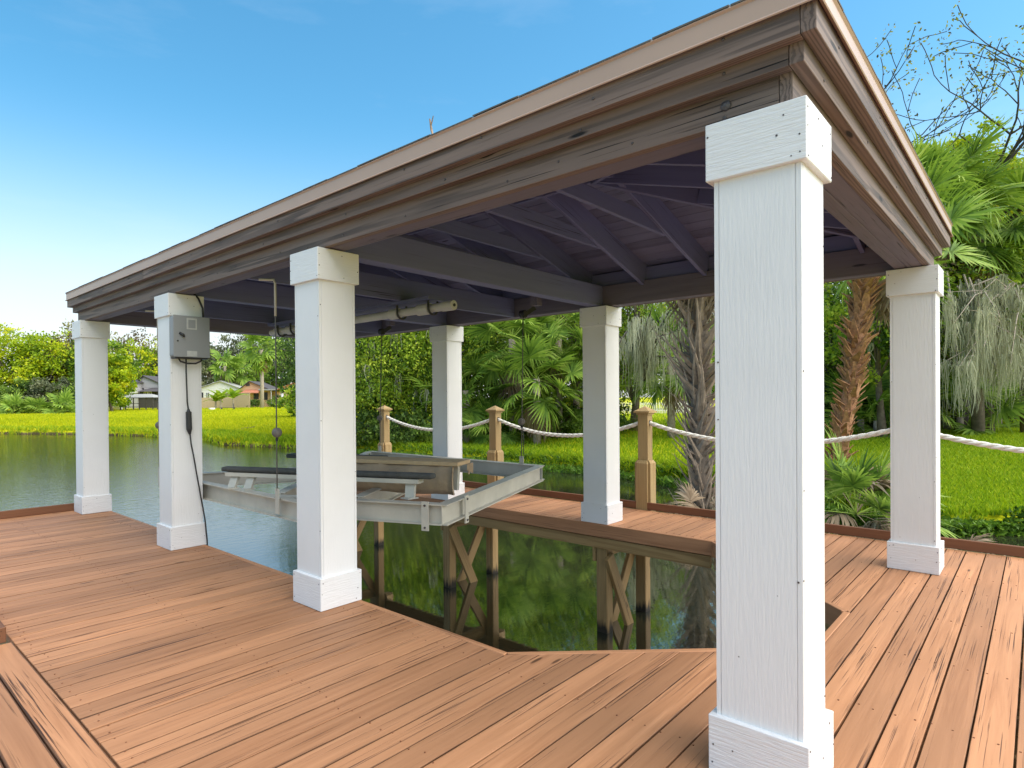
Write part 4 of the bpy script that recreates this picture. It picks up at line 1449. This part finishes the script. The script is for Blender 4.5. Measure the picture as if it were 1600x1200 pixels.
# white picket rail far behind
q = spot(1040, 62)
fe = thing('garden_fence', q, 'pale picket fence at the back of the lawn seen left of the bristly palm', 'fence')
for i in range(60):
    c = q + rx * (i - 30) * .16
    MB().box((c.x - .03, c.y - .03, c.z), (c.x + .03, c.y + .03, c.z + 1.15)).build('picket', M['white_s'], fe)
for z in (.3, .95):
    MB().bar(q - rx * 4.8 + Vector((0, 0, z)), q + rx * 4.7 + Vector((0, 0, z)), .04, .08).build('fence_rail', M['white_s'], fe)
for i, (u, d) in enumerate(((990, 75), (1075, 78), (1160, 74))):
    leafy_tree('back_tree', spot(u, d), 11, 5, ('green tree behind the picket fence on its left', 'green tree behind the picket fence on its right', 'green tree beyond the lawn hidden mostly by the front column')[i], 'leafyellow' if i == 0 else 'leaf', nleaf=5000, L=.4, Wd=.25, seed=190 + i, lift=.1)

# ------------------------------------------------------------------ far side of the pond, left
left = [(-70, 92, 13, 6.5, 'leafyellow', 'yellow green tree cut by the left edge'), (18, 96, 13.2, 6.0, 'leafyellow', 'bright yellow green tree at the left edge of the far lawn'), (75, 98, 12.2, 5.2, 'leafyellow', 'yellow green tree second from the left edge'),
        (112, 101, 13.0, 5.0, 'leafbrown', 'brownish tree behind the far left column'), (150, 99, 12.0, 4.6, 'leaf', 'green tree behind the far left column'), (176, 96, 9.5, 2.8, 'leafyellow', 'bright yellow tree just right of the far left column')]
for i, (u, d, h, r_, mt_, lab) in enumerate(left):
    leafy_tree('bank_tree', spot(u, d), h, r_, lab, mt_, 'trees on the far left bank', nleaf=9000, L=.48, Wd=.26, seed=200 + i, lift=.12)
for i, (u, d, h, r_, mt_, lab) in enumerate(((-20, 90, 4.6, 3.4, 'leafdark', 'dark shrub at the left edge below the yellow trees'), (40, 90.5, 5.0, 3.2, 'leafdark', 'dark shrub with bare stems below the yellow trees'), (80, 91, 5.2, 3.0, 'leafgrey', 'grey green shrub left of the far left column'), (125, 92, 5, 3.0, 'leafdark', 'dark shrub behind the far left column'))):
    leafy_tree('bank_shrub', spot(u, d), h, r_, lab, mt_, 'shrubs on the far left bank', 'shrub', nleaf=4500, L=.42, Wd=.2, seed=220 + i, lift=.0)
for i, (u, d, sc, lab) in enumerate(((98, 86, 1.6, 'small fan palm standing left of the far left column'), (22, 86, 1.4, 'small fan palm at the foot of the yellow trees'), (60, 87, 1.3, 'low fan palm among the dark shrubs on the far bank'))):
    palm('young_palm', spot(u, d), [(0, 0, .5)], .25, lab, 'young palms on the far left bank', nf=16, ndead=2, scale=sc, seed=230 + i, elo=-10, far=True)
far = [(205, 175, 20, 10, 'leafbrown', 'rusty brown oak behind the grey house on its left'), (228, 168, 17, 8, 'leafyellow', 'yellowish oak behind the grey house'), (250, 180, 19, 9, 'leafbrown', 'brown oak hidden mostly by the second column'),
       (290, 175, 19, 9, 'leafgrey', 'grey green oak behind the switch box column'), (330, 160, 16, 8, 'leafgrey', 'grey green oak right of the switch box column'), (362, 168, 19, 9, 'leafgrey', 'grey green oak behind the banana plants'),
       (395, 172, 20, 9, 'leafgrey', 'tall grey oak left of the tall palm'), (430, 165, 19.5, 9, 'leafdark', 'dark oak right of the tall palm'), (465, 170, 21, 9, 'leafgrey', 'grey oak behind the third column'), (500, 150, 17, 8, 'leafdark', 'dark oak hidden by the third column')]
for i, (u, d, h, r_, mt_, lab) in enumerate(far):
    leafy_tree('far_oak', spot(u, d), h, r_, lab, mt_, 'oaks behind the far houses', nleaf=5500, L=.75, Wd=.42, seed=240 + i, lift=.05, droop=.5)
q = at(409, 545, 112)
b = spot(409, 112)
palm('tall_palm', b, [(0, 0, -.3), (.1, 0, 4), (0, 0, q.z - b.z)], .34, 'tall slim palm standing alone on the far lawn', nf=26, ndead=14, scale=2.3, seed=261, elo=-65, far=True)
for i, (u, v, d, lab) in enumerate(((352, 572, 135, 'palm crown rising above the white walled house'), (372, 580, 138, 'second palm crown rising left of the orange house'))):
    q = at(u, v, d)
    b = spot(u, d)
    palm('far_palm', b, [(0, 0, 0), (0, 0, q.z - b.z)], .3, lab, 'palms behind the far houses', nf=20, ndead=8, scale=2.4, seed=265 + i, elo=-60, far=True)
# banana plants
def banana(loc, label, seed, n=11, h=3.4):
    rng = random.Random(seed)
    t = thing('banana_plant', loc, label, 'banana plant')
    MB().tube([loc, loc + Vector((0, 0, h * .45))], [.2, .14], 8).build('stem', M['palebark'], t)
    for i in range(n):
        az, el = i * 2.4 + rng.uniform(-.3, .3), R(rng.uniform(25, 80))
        Vs, Fs, T = [], [], []
        L = h * rng.uniform(.6, .85)
        for k in range(7):
            f = k / 6
            w = .42 * math.sin(math.pi * min(1, f * .92 + .08)) + .03
            x, z = L * f * (1 - .2 * f), -L * .55 * f * f
            Vs += [(x, -w, z - .08), (x, 0, z), (x, w, z - .08)]
        for k in range(6):
            for j in (0, 1):
                Fs.append((3 * k + j, 3 * k + j + 1, 3 * k + j + 4, 3 * k + j + 3))
                T.append(rng.uniform(.35, .9))
        o = link(bpy.data.objects.new('banana_leaf', quads_mesh('banana_leaf', np.array(Vs), np.array(Fs), np.array(T), M['leaf'])), t)
        o.matrix_local = Matrix.Translation((0, 0, h * .42)) @ (Quaternion((0, 0, 1), az) @ Quaternion((0, 1, 0), -el)).to_matrix().to_4x4()
banana(spot(345, 110), 'banana plant in front of the tan garden wall on the left', 271, h=4.2)
banana(spot(364, 111), 'banana plant in front of the tan garden wall on the right', 272, h=4.6)
banana(spot(337, 111), 'smaller banana plant right of the switch box column', 273, h=3.4)
for (u, d, h, r_, lab, sd) in ((455, 62, 3.3, 1.3, 'leafy bush beside the third column on the far lawn', 281), (470, 60, 4.0, 1.5, 'leafy bush mostly hidden by the third column', 282), (181, 112, 2.6, 2.0, 'round bush left of the small lake pavilion', 283), (398, 118, 1.6, 2.0, 'low dark bush by the tall palm', 284), (436, 120, 2.2, 3.0, 'clipped dark bush left of the orange far right house', 285)):
    leafy_tree('bush', spot(u, d), h, r_, lab, 'leaf' if sd < 284 else 'leafdark', None, 'bush', nleaf=1800, L=.30, Wd=.2, seed=sd, lift=.05)

# ------------------------------------------------------------------ houses across the pond
M['stucco_grey'] = plain('grey stucco', (0.42, 0.41, 0.42), 0.9, 0, .06)
M['stucco_orange'] = plain('orange stucco', (0.62, 0.40, 0.24), 0.9, 0, .06)
M['stucco_white'] = plain('white stucco', (0.72, 0.72, 0.70), 0.9, 0, .05)
M['stucco_tan'] = plain('tan garden wall', (0.48, 0.37, 0.25), 0.9, 0, .10)
M['roof_dark'] = plain('dark far roof', (0.07, 0.065, 0.07), 0.9, 0, .2, 3)
M['roof_grey'] = plain('grey far roof', (0.33, 0.34, 0.33), 0.9, 0, .12, 3)
M['roof_red'] = plain('red tile roof', (0.42, 0.16, 0.09), 0.9, 0, .2, 3)
M['pane'] = plain('dark window glass', (0.03, 0.035, 0.045), 0.15, 0, .1)
M['trim_dark'] = plain('dark trim', (0.06, 0.055, 0.055), 0.7)
class Far:
    """building frame facing the camera: x to the right, y away, z up from its base"""
    def __init__(s, name, u0, vbase, d, label, cat='house'):
        s.d, s.u0, s.v0 = d, u0, vbase
        q = at(u0, vbase, d)
        s.loc = Vector((q.x, q.y, min(q.z, gz(q.x, q.y))))
        s.base = s.loc.z
        s.t = thing(name, s.loc, label, cat, rz=math.atan2(CR.y, CR.x))
        s.z0 = q.z - s.loc.z
    def x(s, u):
        return (u - s.u0) * s.d / FPX
    def z(s, v):
        return s.z0 + (s.v0 - v) * s.d / FPX
    def box(s, name, u0, u1, v0, v1, y0, y1, mat, parent=None, ground=False):
        z0 = -.3 if ground else s.z(v1)
        return MB().box((s.x(u0), y0, z0), (s.x(u1), y1, s.z(v0))).build(name, M[mat], parent or s.t, local=True)
    def gable(s, name, u0, u1, vpk, veave, y0, y1, mat, wallmat, ov=.5, upk=None):
        xa, xb, xm = s.x(u0), s.x(u1), s.x(upk if upk else (u0 + u1) / 2)
        zp, ze = s.z(vpk), s.z(veave)
        m = MB()
        if wallmat:
            w = MB().add([(xa, y0, ze), (xb, y0, ze), (xm, y0, zp), (xa, y1, ze), (xb, y1, ze), (xm, y1, zp)], [(0, 1, 2), (5, 4, 3), (0, 3, 4, 1), (1, 4, 5, 2), (2, 5, 3, 0)])
            w.build('gable_wall', M[wallmat], s.t, local=True)
        for xe in (xa, xb):
            k = ov / max(.1, abs(xe - xm))
            ex, ez = xe + (xe - xm) * k, ze + (ze - zp) * k
            t = .16
            m.add([(ex, y0 - ov, ez + .02), (xm, y0 - ov, zp + .02), (xm, y1 + ov, zp + .02), (ex, y1 + ov, ez + .02), (ex, y0 - ov, ez + t), (xm, y0 - ov, zp + t), (xm, y1 + ov, zp + t), (ex, y1 + ov, ez + t)],
                  [(3, 2, 1, 0), (4, 5, 6, 7), (0, 1, 5, 4), (1, 2, 6, 5), (2, 3, 7, 6), (3, 0, 4, 7)])
        return m.build(name, M[mat], s.t, local=True)
    def hip(s, name, u0, u1, v0, v1, y0, y1, mat, k=.35):
        xa, xb = s.x(u0), s.x(u1)
        za, zb = s.z(v1), s.z(v0)
        dx, ym = (xb - xa) * k, (y0 + y1) / 2
        m = MB().add([(xa, y0, za), (xb, y0, za), (xb, y1, za), (xa, y1, za), (xa + dx, ym, zb), (xb - dx, ym, zb)], [(3, 2, 1, 0), (0, 1, 5, 4), (1, 2, 5), (2, 3, 4, 5), (3, 0, 4)])
        return m.build(name, M[mat], s.t, local=True)
    def window(s, u0, u1, v0, v1, y, frame='white_s', cols=2):
        xa, xb, za, zb = s.x(u0), s.x(u1), s.z(v1), s.z(v0)
        t = .10
        m = MB()
        m.box((xa, y - .08, za), (xa + t, y, zb)).box((xb - t, y - .08, za), (xb, y, zb))
        m.box((xa + t, y - .08, za), (xb - t, y, za + t)).box((xa + t, y - .08, zb - t), (xb - t, y, zb))
        for i in range(1, cols):
            c = xa + (xb - xa) * i / cols
            m.box((c - .05, y - .07, za + t), (c + .05, y, zb - t))
        f = m.build('window', M[frame], s.t, local=True)
        MB().box((xa + t, y - .03, za + t), (xb - t, y - .01, zb - t)).build('pane', M['pane'], f, local=True)

h = Far('grey_house', 212, 640, 120, 'two storey grey house with dark roof and upper window across the pond')
h.box('wall', 221, 252, 605, 640, 1.0, 9, 'stucco_grey', ground=True)
h.gable('roof', 205, 262, 587.5, 606, 1.0, 9, 'roof_dark', 'stucco_grey', upk=221)
h.box('wall', 199.5, 218, 597, 640, -.6, 5, 'stucco_grey', ground=True)
h.hip('roof', 196.5, 222, 593, 598, -1.2, 5.4, 'trim_dark')
h.box('balcony_band', 199, 218.4, 611, 614, -.75, -.6, 'stucco_white')
h.window(203.5, 216, 598.5, 610.5, -.62, 'white_s')
h.hip('roof', 219, 262, 605.5, 612, -1.5, 4, 'roof_dark')
h.box('wall', 220, 258, 611.5, 640, -.4, 3, 'trim_dark', ground=True)
h.window(227, 233, 612, 622, -.42)
h.window(233.5, 239, 612, 622, -.42)
h.window(240, 247, 613, 626, -.42, 'trim_dark')
h.box('wall', 183, 199, 612, 640, .5, 7, 'stucco_grey', ground=True)
h.hip('roof', 181, 201, 606, 613, -.3, 7.6, 'trim_dark')
h.window(186, 194, 616, 626, .48, 'white_s')
g = Far('carport', 170, 640, 128, 'low dark roofed carport left of the grey house', 'carport')
g.hip('roof', 158, 184, 615, 619, 0, 6, 'trim_dark')
g.box('wall', 160, 181, 619, 640, 1, 5, 'stucco_grey', ground=True)
for u in (161, 171, 181):
    g.box('carport_post', u, u + 1, 619, 640, 0, .15, 'white_s', ground=True)
pv = Far('lake_pavilion', 215, 638, 104, 'small open pavilion on posts with grey hip roof before the grey house', 'pavilion')
pv.hip('roof', 184, 240, 615.5, 621, 0, 5, 'roof_grey', .25)
pv.box('eave_board', 184.5, 239.5, 621, 622, .1, 4.9, 'trim_dark')
for u in (186.5, 194, 206.5, 216, 226.5, 237, 244):
    pv.box('pavilion_post', u, u + 1.1, 621.5 if u < 240 else 630, 639, .2, .4, 'trim_dark', ground=True)
for v in (630, 635.5):
    pv.box('rail', 186.5, 245, v, v + .9, .25, .33, 'trim_dark')
bt = Far('row_boat', 174, 634, 108, 'small white boat drawn up left of the lake pavilion', 'boat')
m = MB()
xs = [-1.9, -1.2, 0, 1.1, 1.8]
ws = [.10, .42, .55, .50, .42]
vs = []
for x_, w_ in zip(xs, ws):
    vs += [(x_, -w_, .62), (x_, -w_ * .6, .12), (x_, w_ * .6, .12), (x_, w_, .62)]
fs = [(0, 1, 2, 3), (19, 18, 17, 16)]
for i in range(4):
    for k in range(3):
        fs.append((4 * i + k, 4 * i + 4 + k, 4 * i + 5 + k, 4 * i + 1 + k))
    fs.append((4 * i + 3, 4 * i + 7, 4 * i + 4, 4 * i))
m.add(vs, fs).build('hull', M['stucco_white'], bt.t, local=True)
MB().box((-.15, -.5, .625), (.15, .5, .67)).build('thwart', M['stucco_tan'], bt.t, local=True)

w_ = Far('white_house', 325, 630, 132, 'white walled bungalow with pale grey roof right of the switch box column')
w_.box('wall', 306, 356, 610, 630, 0, 8, 'stucco_white', ground=True)
w_.gable('roof', 300, 384, 596, 610.5, .0, 8, 'roof_grey', 'stucco_white', upk=345)
w_.window(312, 318, 613, 624, -.02, 'trim_dark')
w_.window(322, 328, 613, 622, -.02, 'white_s')
o_ = Far('orange_house', 400, 630, 126, 'orange stucco house with gable vent and red awning behind the tall palm')
o_.box('wall', 383, 420, 609, 630, 1, 9, 'stucco_orange', ground=True)
o_.gable('roof', 370, 422, 596, 610, 1, 9, 'roof_dark', 'stucco_orange', upk=388)
o_.box('gable_vent', 382, 388, 599, 603, .9, .99, 'trim_dark')
m = MB().add([(o_.x(379), -1.4, o_.z(613.5)), (o_.x(407), -1.4, o_.z(613.5)), (o_.x(405), .95, o_.z(608.5)), (o_.x(382), .95, o_.z(608.5)), (o_.x(379), -1.4, o_.z(614.5)), (o_.x(407), -1.4, o_.z(614.5)), (o_.x(405), .95, o_.z(609.5)), (o_.x(382), .95, o_.z(609.5))],
             [(0, 1, 2, 3), (7, 6, 5, 4), (0, 4, 5, 1), (1, 5, 6, 2), (2, 6, 7, 3), (3, 7, 4, 0)])
m.build('awning', M['roof_red'], o_.t, local=True)
o_.window(394, 402, 614.5, 624, .98, 'trim_dark')
o_.window(410, 416, 613, 625, .98, 'trim_dark')
o_.box('porch_roof', 405, 441, 608, 610, -.5, 6, 'roof_grey')
for u in (424, 432, 439):
    o_.box('porch_post', u, u + .9, 610, 630, -.3, -.1, 'white_s', ground=True)
gw = Far('garden_wall', 368, 629, 116, 'tan garden wall behind the banana plants', 'wall')
gw.box('wall_panel', 312, 346.5, 621, 629, 0, .25, 'stucco_tan', ground=True)
gw.box('wall_panel', 347, 391, 614.5, 629, -.3, -.05, 'stucco_tan', ground=True)
gw.box('coping', 346.6, 391.4, 613.8, 614.5, -.36, .01, 'stucco_tan')
r_ = Far('peach_house', 455, 630, 122, 'peach house with brown roof edge and chimney beside the third column')
r_.box('wall', 443, 500, 607, 630, 0, 9, 'stucco_orange', ground=True)
r_.gable('roof', 437, 500, 596, 608, 0, 9, 'roof_red', 'stucco_orange', upk=468)
r_.window(452, 459, 611, 624, -.02, 'white_s')
r_.box('chimney', 447, 449, 594, 606, 3, 3.5, 'stucco_white')
r_.box('chimney_cap', 446.3, 449.7, 593, 594, 2.9, 3.6, 'stucco_white')

be = spot(356, 100)
bt_ = thing('garden_bench', be, 'low dark bench on the far lawn below the banana plants', 'bench', rz=math.atan2(CR.y, CR.x))
MB().box((-1.2, -.2, .40), (1.2, .2, .46)).build('seat', M['trim_dark'], bt_, local=True)
for x_ in (-1.0, 1.0):
    MB().box((x_ - .06, -.18, -.05), (x_ + .06, .18, .40)).build('leg', M['trim_dark'], bt_, local=True)
be = spot(365, 101)
MB().tube([(be.x, be.y, be.z - .2), (be.x, be.y, be.z + 1.1)], .07, 8).build('shaft', M['trim_dark'], thing('lawn_post', be, 'short dark post standing behind the far bench', 'post'))
be = spot(331, 100)
bk = thing('pale_crate', be, 'small pale block on the far lawn left of the bench', 'block')
MB().box((be.x - .4, be.y - .35, be.z - .05), (be.x + .4, be.y + .35, be.z + .42)).build('block', M['stucco_white'], bk, .05)
be = spot(392, 45)
dw = MB()
rg = random.Random(4)
for i in range(7):
    a = be + rx * rg.uniform(-1.2, 1.2) + Vector((0, 0, rg.uniform(0, .12)))
    dw.tube([a, a + rx * rg.uniform(.3, .9) + Vector((0, 0, rg.uniform(-.02, .22)))], [.06, .02], 6)
tag(dw.build('driftwood', M['bark']), 'fallen dry branch lying on the far bank of the pond', 'branch')

# ------------------------------------------------------------------ grass, reeds
def blades(name, P, h, w, mat, rng, label, lean=.35, per=1):
    z = ground_z(P)
    n = len(P)
    base = np.column_stack([P, z + .01])
    a = rng.uniform(0, 2 * math.pi, n)
    d = np.column_stack([np.cos(a), np.sin(a), np.zeros(n)])
    hh = h * rng.uniform(.5, 1.4, n)
    ln = rng.normal(0, lean, (n, 2)) * hh[:, None]
    tip = base + np.column_stack([ln, hh])
    mid = base + np.column_stack([ln * .35, hh * .55])
    ww = (w * rng.uniform(.6, 1.4, n))[:, None]
    V = np.stack([base - d * ww, base + d * ww, mid + d * ww * .8, tip, mid - d * ww * .8], 1).reshape(-1, 3)
    F = np.arange(5 * n).reshape(n, 5)
    big = np.sin(P[:, 0] * .35 + 1.3) * np.sin(P[:, 1] * .27) * .14
    tn = .52 + big + rng.normal(0, .2, n)
    o = link(bpy.data.objects.new(name, quads_mesh(name, V, F, tn, M[mat])))
    tag(o, label, 'grass', kind='stuff')
rg = np.random.default_rng(77)
def scatter(n, u0, u1, d0, d1, dmin, dmax):
    """random points of the land seen between two picture columns, thinner with distance"""
    u = rg.uniform(u0, u1, n)
    d = np.exp(rg.uniform(math.log(d0), math.log(d1), n))
    dirs = np.array([tuple(ray(x, CY)) for x in u])[:, :2]
    P = np.array([CP.x, CP.y]) + dirs * d[:, None]
    s = pond_sdf(P)
    return P[(s > dmin) & (s < dmax)]
P1 = np.concatenate([scatter(150000, 430, 1720, 14, 60, .0, 200), scatter(40000, 1700, 2600, 12, 40, -.1, 200), scatter(90000, 1130, 1720, 12, 32, -.1, 200)])
blades('lawn_grass', P1, .14, .018, 'lawn', rg, 'bright yellow green lawn grass beyond the far walkway')
P2 = scatter(140000, -120, 480, 36, 125, .1, 200)
blades('far_grass', P2, .22, .035, 'grass', rg, 'bright yellow lawn grass across the pond on the left')
P4_ = scatter(90000, -120, 470, 32, 78, -.35, 2.2)
blades('shore_grass', P4_[:26000], .26, .04, 'lawn', rg, 'ragged darker grass along the far left shore', lean=.5)
P3_ = scatter(260000, 430, 1720, 13, 40, -.15, 1.1)
blades('bank_grass', P3_[:30000], .30, .014, 'lawn', rg, 'longer grass hanging over the edge of the bank', lean=.6)
Pm = scatter(220000, 1150, 1720, 11.5, 19, -.9, .30)
Pm = Pm[:14000]
zz = np.maximum(ground_z(Pm), ZW - .02)
c = np.column_stack([Pm, zz]) + np.column_stack([np.zeros((len(Pm), 2)), rg.uniform(0.0, .24, len(Pm))])
V, F, tn = leaf_arrays(c, .15, .06, rg.uniform(0, 1, len(Pm)), rg)
tag(link(bpy.data.objects.new('marsh_plants', quads_mesh('marsh_plants', V, F, tn, M['marsh']))), 'leafy green water plants along the right bank', 'water plants', kind='stuff')
Pm = scatter(90000, 520, 1150, 16, 34, -.5, .5)[:9000]
zz = np.maximum(ground_z(Pm), ZW - .02)
c = np.column_stack([Pm, zz]) + np.column_stack([np.zeros((len(Pm), 2)), rg.uniform(0.0, .22, len(Pm))])
V, F, tn = leaf_arrays(c, .18, .06, rg.uniform(0, 1, len(Pm)), rg)
tag(link(bpy.data.objects.new('shore_plants', quads_mesh('shore_plants', V, F, tn, M['marsh']))), 'low plants along the shore of the far lawn', 'water plants', kind='stuff')
